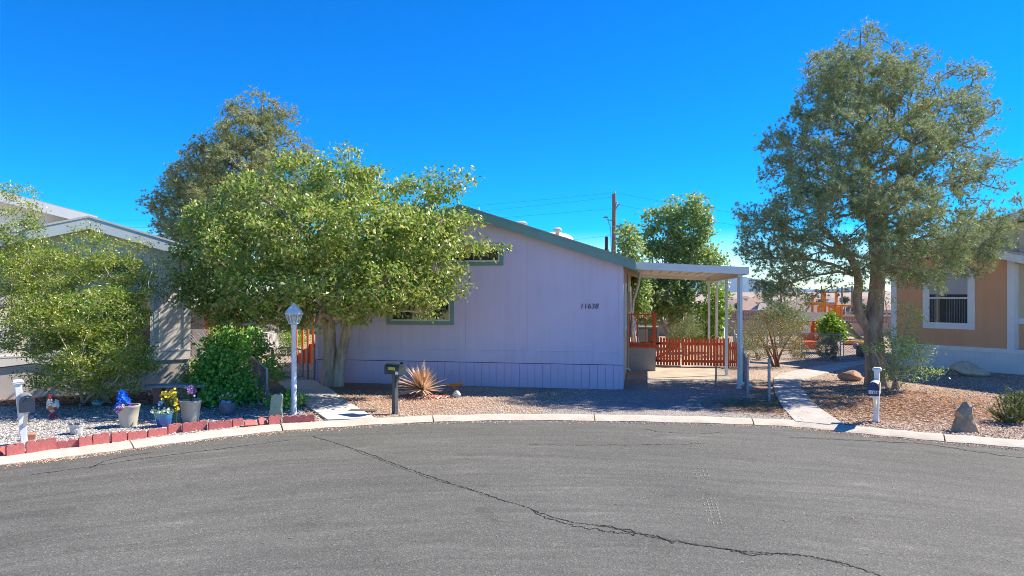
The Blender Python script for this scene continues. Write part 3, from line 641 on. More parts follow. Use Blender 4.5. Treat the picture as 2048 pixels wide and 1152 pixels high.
f_ = thing('picket_fence', HC.loc(xe + .02, FY), 'short red picket fence end with two lower pickets by the carport post', 'fence', HC.a); picket_panel(f_, 0, fx1 - xe - .02, 4, .86, .05)
MB().b2(-.07, .0, -.03, .08, 0, 1.0).build('post', m_org, f_)
o = MB().b2(-.05, .05, -.02, .08, 0, 1.02).build('gate_post', m_org, None, bevel=.005); o.location = HC.loc(fx0 - .005, FY); o.rotation_euler = (0, 0, HC.a); tag(o, 'orange gate post between porch skirt and picket gate', 'post')
# white picket panel further back
o = thing('slatted_fence', HC.loc(fx1 + .0, FY + 4), 'white slatted fence panel standing behind the carport posts', 'fence', HC.a + RAD(78))
mb = MB()
for k in range(7): mb.b2(k * .13, k * .13 + .1, -.01, .01, .05, 1.15 - .02 * k)
mb.build('pickets', m_white, o); MB().b2(0, .9, .0105, .04, .3, .36).build('rail', m_white, o); MB().b2(0, .9, .0105, .04, .9, .96).build('rail', m_white, o)

# ------------------------------------------------------------------ left neighbour house
m_ltan = siding('grey tan siding', (0.86, 0.78, 0.72))
m_bluetrim = M('pale blue trim', (0.50, 0.56, 0.58), .5, .06, 3)
m_stucco = M('house base', (0.62, .53, .46), .8, .08, 3)
A0 = RAD(33); cR = G(379, 775)
LW = 4.7; HL = Frame((cR.x - math.cos(A0) * LW, cR.y - math.sin(A0) * LW), A0)
lh = thing('neighbour_house', HL.loc(0, 0), 'grey tan house with pale blue gable trim behind the large left shrub', 'house', A0)
LM = LW / 2 + .1; LZ = 3.38; LS = .29; LOV = .32
def lz(x): return LZ + LS * (LW + LOV - LM - abs(x - LM)) 
mb = MB(); xs = [0, LM, LW]
mb.prism([(0, .75), (LW, .75), (LW, lz(LW)), (LM, lz(LM)), (0, lz(0))], 0, 9); mb.build('wall', m_ltan, lh)
mb = MB(); mb.b2(0.01, LW - .01, .012, 9, 0, .75); mb.build('foundation_wall', m_stucco, lh)
mb = MB(); mb.b2(-.02, LW + .02, -.025, .0, .98, 1.02); mb.b2(-.015, LW + .015, -.018, .0, .75, .98); mb.build('band_board', m_ltan, lh)
mb = MB(); mb.b2(LW - .14, LW + .02, -.022, -.001, 1.02, 3.2); mb.build('corner_board', m_ltan, lh); mb = MB(); mb.b2(LW - .92, LW - .86, -.022, -.001, 1.02, 3.3); mb.build('corner_board', m_ltan, lh)
mb = MB()
for s_ in (-1, 1):
    e = LM + s_ * (LW + LOV - LM); zr = LZ + LS * (LW + LOV - LM); mb.prism([(LM, zr + .005), (e, LZ + .005), (e, LZ + .15), (LM, zr + .15)], -.40, 9)
lroof = mb.build('roof', M('pale soffit', (.6, .56, .5), .6, .05, 3), lh)
mb = MB()
for s_ in (-1, 1):
    e = LM + s_ * (LW + LOV + .03 - LM); zr = LZ + LS * (LW + LOV - LM); mb.prism([(LM, zr + .155), (e, LZ + .148), (e, LZ + .19), (LM, zr + .20)], -.45, 9)
mb.build('shingles', M('pale shingles', (.55, .52, .48), .9, .2, 20), lroof)
mb = MB()
for s_ in (-1, 1):
    e = LM + s_ * (LW + LOV + .01 - LM); zr = LZ + LS * (LW + LOV - LM); mb.prism([(LM, zr - .12), (e, LZ - .12), (e, LZ + .153), (LM, zr + .153)], -.435, -.405)
mb.build('fascia', m_bluetrim, lroof)
mb = MB(); mb.b2(LW + .02, LW + LOV, -.404, -.0, LZ - .16, LZ - .0); mb.b2(LW - .5, LW - .0, -.25, -.0, LZ - .08, LZ + .1); mb.build('eave_return', m_white, lroof)
# arched window over a wide picture window
def archwin(cx, z0, r, parent):
    mb = MB(); n = 14; a = [math.pi * k / n for k in range(n + 1)]
    po_ = [(cx + r * math.cos(t), z0 + r * .62 * math.sin(t)) for t in a]; pi_ = [(cx + (r - .1) * math.cos(t), z0 + (r - .1) * .62 * math.sin(t)) for t in a]
    for k in range(n): mb.prism([pi_[k], po_[k], po_[k + 1], pi_[k + 1]], -.045, -.004)
    mb.b2(cx - r, cx + r, -.045, -.004, z0 - .1, z0 - .001); wn = mb.build('window', m_bluetrim, parent)
    mb = MB(); mb.prism(pi_, -.016, -.006); mb.build('pane', m_blueglass, wn)
m_blueglass = M('reflecting glass', (.05, .09, .10), .03, .1, 1, spec=1.0)
ax, az = HL.wall(232, 548); archwin(ax, az, .78, lh)
x0, z1 = HL.wall(72, 565); x1, z0 = HL.wall(318, 705); window(lh, x0, x1, z0, z1 - .1, .12, m_bluetrim, m_white, True, y=-.002)
# utility cable low on the wall
mb = MB(); a = HL.wall(0, 735); b_ = HL.wall(140, 738); mb.tube([(a[0] - 1, -.03, a[1] + .1), (a[0], -.03, a[1]), ((a[0] + b_[0]) / 2, -.03, a[1] + .06), (b_[0], -.03, b_[1])], .014, 5); mb.build('cable', m_black, lh)
# the wider wing set back behind, with its own bigger gable
wg = bpy.data.objects.new('rear_wing', None); COL.objects.link(wg); wg.parent = lh
pA = W(165, 441, 19.6); pB = W(0, 399, 18.6); dA = (pA - HL.o); dB = (pB - HL.o); xA, xB = dA.dot(HL.u), dB.dot(HL.u); sl = (pB.z - pA.z) / (xA - xB)
yw = 1.7; xr = xA + .3; xp = xB - 2.4; zA = lambda x: pA.z + sl * (xA - x) if x > xp else pA.z + sl * (xA - 2 * xp + x)
xl = xp - 6
mb = MB(); mb.prism([(xl, 0), (xr - .4, 0), (xr - .4, zA(xr - .4) - .18), (xp, zA(xp) - .18), (xl, zA(xl) - .18)], yw, yw + 10); mb.build('rear_wall', m_ltan, lh)
mb = MB(); mb.prism([(xp, zA(xp) - .16), (xr, zA(xr) - .16), (xr, zA(xr)), (xp, zA(xp))], yw - .45, yw + 10.3); mb.prism([(xl - .4, zA(xl - .4) - .16), (xp, zA(xp) - .16), (xp, zA(xp)), (xl - .4, zA(xl - .4))], yw - .45, yw + 10.3); rr = mb.build('rear_roof', M('grey roof edge', (.36, .33, .30), .9, .2, 15), lh)
mb = MB(); mb.prism([(xp, zA(xp) - .27), (xr, zA(xr) - .27), (xr, zA(xr) - .02), (xp, zA(xp) - .02)], yw - .48, yw - .452); mb.prism([(xl - .4, zA(xl - .4) - .27), (xp, zA(xp) - .27), (xp, zA(xp) - .02), (xl - .4, zA(xl - .4) - .02)], yw - .48, yw - .452); mb.build('fascia', M('rear fascia paint', (.62, .62, .6), .5, .05, 3), rr)
bpy.data.objects.remove(wg)
# left part of the front with the white framed window at the picture edge
x0, z0 = HL.wall(66, 722); 
MB().b2(-5, -.01, .3, 6, 0, 3.2).build('side_wing', m_ltan, lh)
wn = window(lh, -1.9, -.25, z0 - .1, z0 + 1.75, .13, m_white, m_white, False, y=.29)
MB().b2(-5.2, -.02, -.05, 6, 3.205, 3.4).build('side_wing_roof', M('pale blue trim', (.5, .56, .58)), lh)

# ------------------------------------------------------------------ right neighbour house
m_brn = siding('brown siding', (0.72, 0.375, 0.20), dirt=0)
m_yel = M('khaki siding', (0.66, 0.54, 0.34), .7, .06, 1.5, .12, 80, stretch=(1, 1, .12))
m_wsk = M('white ribbed skirting', (.72, .74, .75), .5, .05, 2)
RA = -RAD(53); p2 = G(2040, 749.2); HR = Frame((p2.x, p2.y), RA)
# origin shifts to the left end of the bump-out
tl = HR.wall(1784, 640)[0]; HR = Frame(HR.loc(tl, 0), RA)
xpost = HR.wall(2027, 600)[0]; zsk = HR.wall(1905, 690)[1] - .06; 
rh = thing('neighbour_house', HR.loc(0, 0), 'brown and khaki house with white window trim and white skirting at right', 'house', RA)
zt = HR.wall(2027, 522)[1]; RM = xpost / 2 + .02; RS = .30
rz_ = lambda x: zt + RS * (RM + .25 - abs(x - RM))
mb = MB(); mb.prism([(0, zsk), (xpost, zsk), (xpost, rz_(xpost)), (RM, rz_(RM)), (0, rz_(0))], 0, 9); mb.build('wall', m_brn, rh)
mb = MB(); x = -.0
while x < xpost + 6: mb.b2(x, x + .115, -.02, -.004, -.02, zsk - .1); mb.b2(x + .115, x + .15, -.03, -.004, -.02, zsk - .1); x += .15
mb.b2(0.01, xpost + 6, -.004, .5, 0, zsk - .1); mb.build('skirting', m_wsk, rh)
mb = MB(); mb.b2(-.03, xpost + 6, -.045, .0, zsk - .1, zsk + .03); mb.build('skirt_trim', m_white, rh)
mb = MB(); mb.b2(-.02, .16, -.028, -.001, zsk + .03, rz_(0) - .02); mb.build('corner_board', m_white, rh); mb = MB(); mb.b2(xpost - .16, xpost + .03, -.028, -.001, zsk + .03, rz_(xpost) - .02); mb.b2(xpost + .0, xpost + .03, -.001, 3.2, zsk, rz_(xpost) - .02); mb.build('corner_board', m_white, rh)
mb = MB()
for s_ in (-1, 1):
    e = RM + s_ * (RM + .28); zr = rz_(RM); mb.prism([(RM, zr + .004), (e, zt + .004), (e, zt + .14), (RM, zr + .14)], -.40, 9)
rroof = mb.build('roof', M('rusty soffit', (.42, .27, .17), .7, .1, 3), rh)
mb = MB()
for s_ in (-1, 1):
    e = RM + s_ * (RM + .30); zr = rz_(RM); mb.prism([(RM, zr - .1), (e, zt - .1), (e, zt + .145), (RM, zr + .145)], -.44, -.405)
e = RM + RM + .28; mb.b2(e, e + .03, -.4, .6, zt - .10, zt + .14); mb.build('fascia', m_white, rroof)
mb = MB()
for s_ in (-1, 1):
    e = RM + s_ * (RM + .32); zr = rz_(RM); mb.prism([(RM, zr + .148), (e, zt + .148), (e, zt + .19), (RM, zr + .19)], -.47, 9)
mb.build('shingles', M('pale shingles', (.55, .52, .48)), rroof)
x0, z0 = HR.wall(1846, 656); x1, z1 = HR.wall(1950, 536); zm = HR.wall(1900, 596)[1]
wn = window(rh, x0, x1, z0, z1, .16, m_white, m_white, False, y=-.002, mid=zm)
mb = MB()
n_ = 15; xa_, xb_ = x0 + .21, x1 - .21; vs = []
for k in range(n_ * 2 + 1):
    x = xa_ + (xb_ - xa_) * k / (n_ * 2); dy = -.0145 + .0018 * (k % 2); 
    vs += [(x, dy, z0 + .21), (x, dy, zm - .03)]
keep = [k for k in range(n_ * 2) if not (8 < k < 13)]
mb.add(vs, [(2 * k, 2 * k + 2, 2 * k + 3, 2 * k + 1) for k in keep]); mb.build('curtain', M('grey sheer curtain', (.16, .18, .18), .6, .3, 9, stretch=(6, 1, .3)), wn)
mb = MB(); mb.b2(xa_, xb_, -.0145, -.0135, zm + .12, z1 - .21); mb.build('blind', M('pale roller blind', (.42, .43, .42), .6, .05, 3), wn)
# main body behind: khaki above a white band, brown below
yb = .35; x1b = xpost + 6; zb_ = HR.wall(2040, 643, yb)[1]; zeave = HR.wall(2040, 458, yb)[1]
mb = MB(); mb.b2(xpost + .032, x1b, yb, 9, zb_ + .0, zeave + .2); mb.prism([(xpost - 5, zt + .3), (xpost + .031, zt + .3), (xpost + .031, zeave + .2), (xpost - .6, zeave + .2)], yb + .1, 8); mb.build('upper_wall', m_yel, rh)
MB().b2(xpost + .032, x1b, yb, 9, zsk, zb_ - .002).build('lower_wall', m_brn, rh)
mb = MB(); mb.b2(xpost + .032, x1b, yb - .03, yb - .001, zb_ - .07, zb_ + .1); mb.build('band_board', m_white, rh)
mb = MB(); mb.prism([(xpost - .95, zeave + .02), (xpost - .95, zeave + .24), (x1b, zeave + 2.0), (x1b, zeave + 1.78)], yb - .45, 9); mb.build('main_roof', m_white, rh)
MB().prism([(xpost - .6, zeave + .0), (x1b, zeave + .1), (x1b, zeave + 1.7)], yb + .01, 8.9).build('gable_wall', m_yel, rh)
# ------------------------------------------------------------------ trees
def plant(name, base, label, cat, group=None): return thing(name, base, label, cat, 0, group)
def put(root, mbtrunk, mtrunk, V, F, mleaf, tn='trunk', cn='crown', smooth=True):
    bs = np.array(root.location)
    if mbtrunk is not None and mbtrunk.v:
        mbtrunk.v = [(v[0] - bs[0], v[1] - bs[1], v[2] - bs[2]) for v in mbtrunk.v]; mbtrunk.build(tn, mtrunk, root, smooth='full' if smooth else False)
    if V is not None: npmesh(cn, V - bs, F, mleaf, root)
pine_st = [(0.1, (0.085, 0.165, 0.08)), (0.38, (0.23, 0.325, 0.14)), (0.65, (0.46, 0.50, 0.225)), (0.92, (0.70, 0.67, 0.41))]
m_pine = leafmat('pine needles', pine_st, .5, .25, .5, .55, .8)
m_pine2 = leafmat('dusty pine needles', [(0.1, (0.12, 0.17, 0.06)), (0.4, (0.28, 0.33, 0.12)), (0.65, (0.46, 0.46, 0.20)), (0.9, (0.62, 0.57, 0.34))], .5, .3, .5, .55, .8)
def pine(name, label, base_px, Y, trunk, limbs, lobes, n_att, seed, mat, base_r, k=(7, 9), clump=.17, nl=.11, nw=.012, extra=(), barkm=None, grp=None, tip=.006, tmin=1.6):
    rng = np.random.default_rng(seed); base = W(base_px[0], base_px[1], Y); base.z = 0.0
    root = plant(name, base, label, 'tree', grp); sk = Skeleton(rng); mb = MB()
    tp = [W(x, y, Y + dy) for x, y, dy, r in trunk]; tp[0].z = -.1
    P = catmull(tp, 6); rr = [t[3] for t in trunk]; R = []
    for i in range(len(rr) - 1): R += list(np.linspace(rr[i], rr[i + 1], 6, endpoint=False))
    R.append(rr[-1]); mb.tube(P, R, 14)
    i0 = sk.chain([np.array(p) for p in P])
    ntr = len(P)
    for (chain, ) in extra:                                   # secondary leaders
        q = catmull([W(x, y, Y + dy) for x, y, dy, r in chain], 5); r_ = []
        for i in range(len(chain) - 1): r_ += list(np.linspace(chain[i][3], chain[i + 1][3], 5, endpoint=False))
        mb.tube(q, r_ + [chain[-1][3]], 10)
        j = int(np.argmin(np.linalg.norm(np.array(sk.p[:ntr]) - np.array(q[0]), axis=1))); sk.chain([np.array(p) for p in q], j)
    nlead = len(sk.p)
    for (x, y, dy, f) in limbs:
        e = np.array(W(x, y, Y + dy)); T = np.array(sk.p[:nlead]); h = np.hypot(T[:, 0] - e[0], T[:, 1] - e[1])
        want = e[2] - f * h; c = np.abs(T[:, 2] - want) + .15 * h + 5 * (T[:, 2] < tmin); sk.bez(int(np.argmin(c)), e, step=.3, lift=.02, bend=.3)
    A = lobes3(lobes, Y, rng, n_att, .55)
    lo = int(np.argmax(np.array(sk.p)[:, 2] > tmin))
    sk.grow(A, lo, step=.22, lift=.04)
    RR = sk.radii(None, tip, .40); RR = np.minimum(RR, base_r * .42)
    par = list(sk.par)
    for i in range(nlead): sk.par[i] = -1
    sk.mesh(mb, RR, 0); sk.par = par
    PP = np.array(sk.p); tips = np.array([t for t, _ in sk.tips]); pr = np.array([sk.par[t] for t in tips])
    d = unit(PP[tips] - PP[pr]); d[:, 2] += .35; d = unit(d)
    n = len(tips); C = np.repeat(PP[tips], k[0], 0) + rng.normal(size=(n * k[0], 3)) * clump * np.array([1, 1, .75]); D = unit(np.repeat(d, k[0], 0) + rng.normal(size=(n * k[0], 3)) * .5)
    back_ = (rng.random(n * k[0]) < .25)[:, None] * -D * rng.uniform(0, .3, (n * k[0], 1)); C = C + back_
    V, F = needles(C, D, rng, k[1], nl, nw, .6); put(root, mb, barkm or m_bark, V, F, mat); return root
# the big pine on the right
Yp = 18.3
trunk = [(1755, 772, 0, .36), (1752, 745, 0, .265), (1750, 700, 0, .235), (1746, 655, 0, .235), (1752, 600, 0, .20), (1755, 540, .05, .18), (1748, 470, .1, .16), (1735, 390, .1, .13), (1727, 300, .1, .10), (1722, 200, .1, .065), (1720, 110, .1, .03), (1722, 62, .1, .012)]
lead = [([(1742, 665, 0, .13), (1722, 636, -.1, .125), (1714, 600, -.15, .115), (1717, 565, -.2, .105), (1708, 530, -.3, .09), (1680, 490, -.6, .06), (1640, 455, -1.0, .035)],),
        ([(1752, 520, 0, .12), (1766, 470, -.3, .10), (1772, 420, -.5, .08), (1800, 350, -.6, .055), (1840, 260, -.6, .025)],)]
limbs = [(1500, 450, 0, .35), (1490, 520, -.4, .15), (1540, 330, .3, .45), (1560, 280, -.5, .5), (1620, 200, .2, .6), (1650, 130, 0, .7), (1790, 120, .3, .8), (1860, 120, -.4, .75), (1940, 170, .3, .7), (1985, 260, .4, .6), (2005, 330, 0, .5), (2035, 430, -.2, .35), (1980, 520, .5, .15), (1900, 560, -.8, .05), (1570, 570, -.6, 0), (1620, 330, -1.8, .4), (1800, 290, -1.8, .5), (1760, 430, -2.3, .4), (1870, 420, -2, .4), (1640, 470, -2.1, .3), (1650, 330, 1.9, .4), (1820, 330, 2, .4), (1880, 470, 2, .3), (1600, 480, 2, .3), (1700, 250, -1.4, .6), (1740, 180, 1.0, .7), (1680, 540, -1.6, .05), (1820, 540, -1.4, .05)]
lobes = []
def lob(x, y, rx, ry, *dd):
    for dy in dd: lobes.append((x, y, rx, ry, dy, min(1.1, max(.55, rx / 75))))
lob(1722, 85, 50, 38, 0); lob(1665, 140, 50, 45, .2, -.4); lob(1780, 120, 55, 45, 0); lob(1840, 118, 30, 22, .2); lob(1720, 165, 90, 60, -.6, .6); lob(1640, 205, 50, 45, .3, -.5); lob(1800, 195, 70, 60, -.6, .7)
lob(1925, 165, 48, 42, .2); lob(1950, 215, 42, 40, -.1); lob(1890, 240, 65, 55, .7, -.6); lob(1945, 285, 45, 50, .3); lob(1590, 275, 50, 50, .1); lob(1555, 300, 38, 45, -.2); lob(1690, 260, 85, 55, -1.2, 1.0); lob(1800, 290, 85, 55, -1.2, 1.0); lob(1565, 355, 42, 48, .1); lob(1640, 345, 75, 55, -1.4, 1.1)
lob(1880, 350, 75, 55, -1.0, 1.0); lob(1500, 430, 28, 38, 0); lob(1530, 480, 52, 55, .2, -.6); lob(1600, 430, 70, 55, -1.4, 1.2); lob(1700, 390, 70, 45, -1.8, 1.6); lob(1790, 410, 80, 50, -2.0, 1.6); lob(1995, 330, 34, 26, .1); lob(1960, 380, 48, 40, .2); lob(2010, 425, 36, 36, -.2); lob(1960, 470, 62, 45, .3, -.7); lob(1870, 460, 80, 50, -1.8, 1.2)
lob(1560, 540, 55, 45, -.4, .6); lob(1640, 510, 65, 45, -1.5, 1.2); lob(1740, 500, 60, 40, -1.9, 1.6); lob(1840, 525, 80, 40, -1.4, .9); lob(1930, 520, 55, 35, -.3); lob(1600, 580, 45, 25, -.2); lob(1850, 560, 60, 25, -1.2)
lob(1532, 575, 22, 25, -.3); lob(1700, 560, 60, 25, -.9)
pine('pine_tree', 'tall spreading pine with thick forked trunk rising from gravel at right', (1755, 770), Yp, trunk, limbs, lobes, 2500, 11, m_pine, .26, k=(10, 22), clump=.095, nl=.12, nw=.0088, tip=.0105, extra=lead, tmin=2.9)
# the pine behind the mulberry
Yq = 27.0
trunk = [(452, 700, 0, .28), (450, 640, 0, .25), (455, 560, 0, .2), (470, 450, 0, .16), (500, 340, 0, .10), (520, 250, 0, .05), (525, 200, 0, .015)]
limbs = [(310, 410, 0, .3), (320, 470, -.4, .1), (390, 310, .2, .5), (440, 270, -.5, .6), (480, 215, 0, .8), (590, 280, .2, .6), (560, 220, 0, .8), (640, 380, .3, .3), (380, 400, -2, .3), (500, 330, -2, .5), (600, 450, -1.5, .2), (420, 480, -2, .1)]
lobes = []
lob(515, 215, 42, 28, 0); lob(460, 225, 18, 16, 0); lob(560, 240, 38, 35, .2); lob(500, 265, 60, 40, -.6, .6); lob(575, 300, 45, 40, .1); lob(430, 300, 38, 35, .2); lob(395, 305, 22, 25, 0); lob(480, 330, 80, 45, -1.2, 1); lob(380, 355, 45, 40, .2, -.8); lob(345, 380, 28, 30, 0); lob(590, 350, 50, 45, -.5); lob(315, 405, 28, 20, 0); lob(350, 430, 45, 40, .2, -.8); lob(430, 400, 70, 50, -1.6, 1.2); lob(530, 420, 90, 60, -1.6, 1); lob(340, 475, 30, 28, 0); lob(400, 480, 60, 45, -1.2, .6); lob(500, 520, 90, 50, -1.2); lob(430, 560, 70, 40, -.6); lob(640, 400, 40, 50, 0)
pine('pine_tree', 'dusty rounded pine standing behind the green mulberry tree', (452, 700), Yq, trunk, limbs, lobes, 1500, 12, m_pine2, .26, k=(10, 16), clump=.15, nl=.155, nw=.02, tip=.014)
# small young pine in the right back yard
Ys = 32.0
trunk = [(1562, 690, 0, .10), (1563, 640, 0, .08), (1562, 600, 0, .05), (1560, 560, 0, .02)]
lobes = []
lob(1558, 575, 22, 15, 0); lob(1545, 600, 25, 18, 0); lob(1585, 598, 26, 18, 0); lob(1565, 625, 38, 18, 0, -.4); lob(1595, 640, 28, 14, 0); lob(1530, 640, 22, 15, 0); lob(1570, 655, 40, 16, 0)
pine('pine_tree', 'small young pine behind the olive shrub in the back yard', (1562, 690), Ys, trunk, [], lobes, 190, 13, m_pine, .1, k=(7, 10), clump=.17, nl=.15, nw=.02, tmin=.6)

# broad leaved trees
def broad(name, label, cat, base, Y, trunks, lobes, n_att, seed, mat, barkm, per=28, size=.12, wid=.6, clump=.24, tip=.006, droop=.5, cap=.1, flat=.6, lo_z=1.6, grp=None, shell=.5, jit=.3, step=.22):
    rng = np.random.default_rng(seed); root = plant(name, base, label, cat, grp); sk = Skeleton(rng); mb = MB(); lead = 0
    for tr in trunks:
        q = catmull([W(x, y, Y + dy) for x, y, dy, r in tr], 6); q[0].z = min(q[0].z, -.05) if tr[0][1] > 640 else q[0].z; r_ = []
        for i in range(len(tr) - 1): r_ += list(np.linspace(tr[i][3], tr[i + 1][3], 6, endpoint=False))
        mb.tube(q, r_ + [tr[-1][3]], 12 if tr[0][3] > .05 else 6); sk.chain([np.array(p) for p in q], -1)
    nlead = len(sk.p); A = lobes3(lobes, Y, rng, n_att, shell); Z = np.array(sk.p)[:, 2]
    P0 = sk.p; ok = [i for i in range(nlead) if P0[i][2] > lo_z]
    # growth only from nodes above lo_z
    low = [i for i in range(nlead) if P0[i][2] <= lo_z]
    for i in low: sk.p[i] = sk.p[i] + np.array([0, 0, -500.0])
    sk.grow(A, 0, step=step, lift=.1)
    for i in low: sk.p[i] = sk.p[i] - np.array([0, 0, -500.0])
    RR = np.minimum(sk.radii(None, tip, .42), cap); par = list(sk.par)
    for i in range(nlead): sk.par[i] = -1
    sk.mesh(mb, RR, 0); sk.par = par
    PP = np.array(sk.p); tips = np.array([t for t, _ in sk.tips]); pr = np.array([sk.par[t] for t in tips]); n = len(tips)
    D = unit(PP[tips] - PP[pr]); C = np.repeat(PP[tips], per, 0); Dr = np.repeat(D, per, 0)
    C = C - Dr * rng.uniform(-.15, .45, (n * per, 1)) * clump * 1.6 + rng.normal(size=(n * per, 3)) * clump * np.array([1, 1, .6]) * .75
    V, F = leaves(C, rng, size, wid, Dr * .5, droop, jit, flat); put(root, mb, barkm, V, F, mat); return root
m_mul = leafmat('mulberry leaves', [(0.03, (0.08, 0.20, 0.03)), (0.33, (0.20, 0.325, 0.05)), (0.58, (0.40, 0.46, 0.085)), (0.82, (0.58, 0.58, 0.19)), (0.97, (0.70, 0.67, 0.38)), (1.0, (0.78, 0.58, 0.06))], .30, .5, .8, .4, .5)
Ym = 16.4
lobes = []
lob(440, 450, 65, 45, 0); lob(400, 500, 40, 40, .2); lob(425, 565, 55, 45, 0); lob(520, 395, 75, 48, 0); lob(600, 355, 55, 38, .2); lob(632, 325, 25, 22, 0); lob(697, 312, 14, 26, 0); lob(715, 350, 18, 20, 0); lob(690, 380, 70, 42, 0, .9); lob(775, 362, 45, 28, 0); lob(855, 365, 38, 18, .2); lob(830, 395, 60, 35, 0); lob(915, 362, 18, 9, 0); lob(942, 352, 17, 8, 0); lob(890, 385, 30, 14, 0); lob(500, 490, 90, 60, -1.0, .9); lob(610, 460, 95, 65, -1.4, 1.1); lob(740, 460, 95, 65, -1.4, 1.1); lob(840, 470, 75, 55, -.7, .8)
lob(925, 440, 35, 14, 0); lob(905, 480, 45, 35, 0); lob(960, 490, 30, 12, 0); lob(996, 490, 17, 8, 0); lob(955, 510, 30, 12, .1); lob(535, 575, 95, 50, -1.2, .6); lob(650, 575, 95, 50, -1.6, .4); lob(770, 565, 95, 50, -1.4, .5); lob(865, 545, 60, 42, -.4); lob(905, 585, 25, 14, 0); lob(940, 573, 24, 7, 0); lob(450, 615, 50, 25, -.2); lob(395, 595, 40, 28, 0); lob(470, 640, 55, 14, -.3); lob(600, 642, 50, 12, -.7); lob(378, 560, 28, 35, 0); lob(570, 322, 22, 20, 0); lob(735, 348, 16, 14, 0); lob(505, 365, 30, 18, 0); lob(560, 625, 60, 20, -.8); lob(720, 615, 70, 22, -1.0); lob(830, 605, 70, 28, -.6); lob(700, 625, 30, 16, .4)
tb = G(672, 772)
tr1 = [(662, 772, 1.9, .30), (661, 745, 1.9, .215), (659, 690, 1.9, .175), (656, 630, 1.8, .17), (648, 560, 1.4, .14), (620, 480, .6, .10), (560, 420, .1, .05), (500, 385, .1, .02)]
tr2 = [(672, 772, 1.8, .22), (678, 735, 1.8, .155), (690, 680, 1.75, .13), (702, 630, 1.6, .13), (720, 560, 1.0, .11), (770, 480, .3, .08), (840, 420, .1, .05), (925, 362, 0, .015)]
tr3 = [(656, 620, 1.8, .10), (675, 540, 1.2, .09), (690, 440, .4, .06), (697, 330, 0, .02), (696, 292, 0, .008)]
tr4 = [(712, 590, 1.2, .08), (800, 540, .2, .06), (900, 500, -.1, .035), (1000, 490, -.1, .008)]
tr5 = [(650, 570, 1.5, .09), (560, 540, .3, .06), (450, 520, -.2, .03), (400, 530, -.1, .012)]
tr6 = [(690, 600, 1.5, .08), (680, 550, -.3, .06), (620, 500, -1.2, .03)]
broad('mulberry_tree', 'wide leafy green mulberry tree with twin trunks in front of the lavender home', 'tree', Vector((tb.x, tb.y, 0)), Ym, [tr1, tr2, tr3, tr4, tr5, tr6], lobes, 1900, 21, m_mul, m_barkm, per=32, size=.10, wid=.60, clump=.185, lo_z=2.2, cap=.07, flat=.35)
# poplars behind the house
m_pop = leafmat('poplar leaves', [(0.05, (0.10, 0.20, 0.05)), (0.4, (0.22, 0.36, 0.09)), (0.7, (0.42, 0.50, 0.16)), (0.95, (0.66, 0.68, 0.36))], .35, .45, .6, .4, .5)
Yo = 31.0; lobes = []
lob(1388, 410, 20, 26, 0); lob(1402, 425, 16, 30, 0); lob(1342, 420, 16, 26, 0); lob(1310, 440, 22, 22, 0); lob(1375, 460, 42, 45, 0, .6); lob(1330, 470, 38, 40, 0); lob(1415, 455, 14, 22, 0); lob(1300, 480, 22, 30, 0); lob(1380, 515, 52, 40, 0, .8); lob(1320, 525, 45, 45, 0); lob(1425, 520, 22, 18, 0); lob(1440, 520, 14, 8, 0); lob(1330, 585, 55, 42, 0, -.5); lob(1395, 585, 45, 42, 0); lob(1310, 620, 45, 30, 0); lob(1380, 630, 50, 28, 0); lob(1420, 560, 25, 30, 0)
b0 = W(1350, 680, Yo); b0.z = 0
broad('poplar_tree', 'upright green poplar with glittering leaves behind the carport', 'tree', b0, Yo, [[(1345, 700, 0, .16), (1342, 640, 0, .13), (1330, 560, 0, .09), (1335, 470, 0, .04), (1342, 405, 0, .01)], [(1347, 690, 0, .12), (1370, 600, 0, .09), (1385, 480, 0, .04), (1392, 395, 0, .01)], [(1340, 690, 0, .08), (1312, 600, 0, .06), (1305, 500, 0, .03), (1310, 430, 0, .008)]], lobes, 760, 22, m_pop, m_twig, per=24, size=.14, wid=.75, clump=.22, lo_z=.8, cap=.06, flat=.2)
lobes = []; lob(1255, 470, 14, 22, 0); lob(1262, 500, 20, 25, 0); lob(1250, 525, 18, 20, 0); lob(1285, 540, 18, 20, 0); lob(1275, 580, 22, 50, 0)
b0 = W(1265, 690, 29); b0.z = 0
broad('poplar_tree', 'slim lower poplar peeking over the roof beside the utility pole', 'tree', b0, 29, [[(1268, 700, 0, .1), (1265, 600, 0, .07), (1258, 520, 0, .04), (1255, 460, 0, .01)]], lobes, 170, 23, m_pop, m_twig, per=24, size=.14, wid=.75, clump=.26, lo_z=.8, cap=.05, flat=.2)
lobes = []; lob(1430, 620, 22, 22, 0); lob(1425, 655, 26, 25, 0); lob(1405, 668, 20, 16, 0); lob(1440, 590, 16, 20, 0)
m_bright = leafmat('bright leaves', [(0.05, (0.112, 0.237, 0.013)), (0.5, (0.250, 0.413, 0.037)), (0.95, (0.450, 0.575, 0.100))], .4, .4, .5, .3, .8)
b0 = W(1428, 700, 28.6); b0.z = 0
broad('sapling', 'bright lime green sapling between the far carport posts', 'tree', b0, 28.6, [[(1428, 705, 0, .04), (1428, 650, 0, .03), (1432, 590, 0, .01)]], lobes, 110, 24, m_bright, m_twig, per=22, size=.14, wid=.75, clump=.2, lo_z=.3, cap=.03, flat=.3)
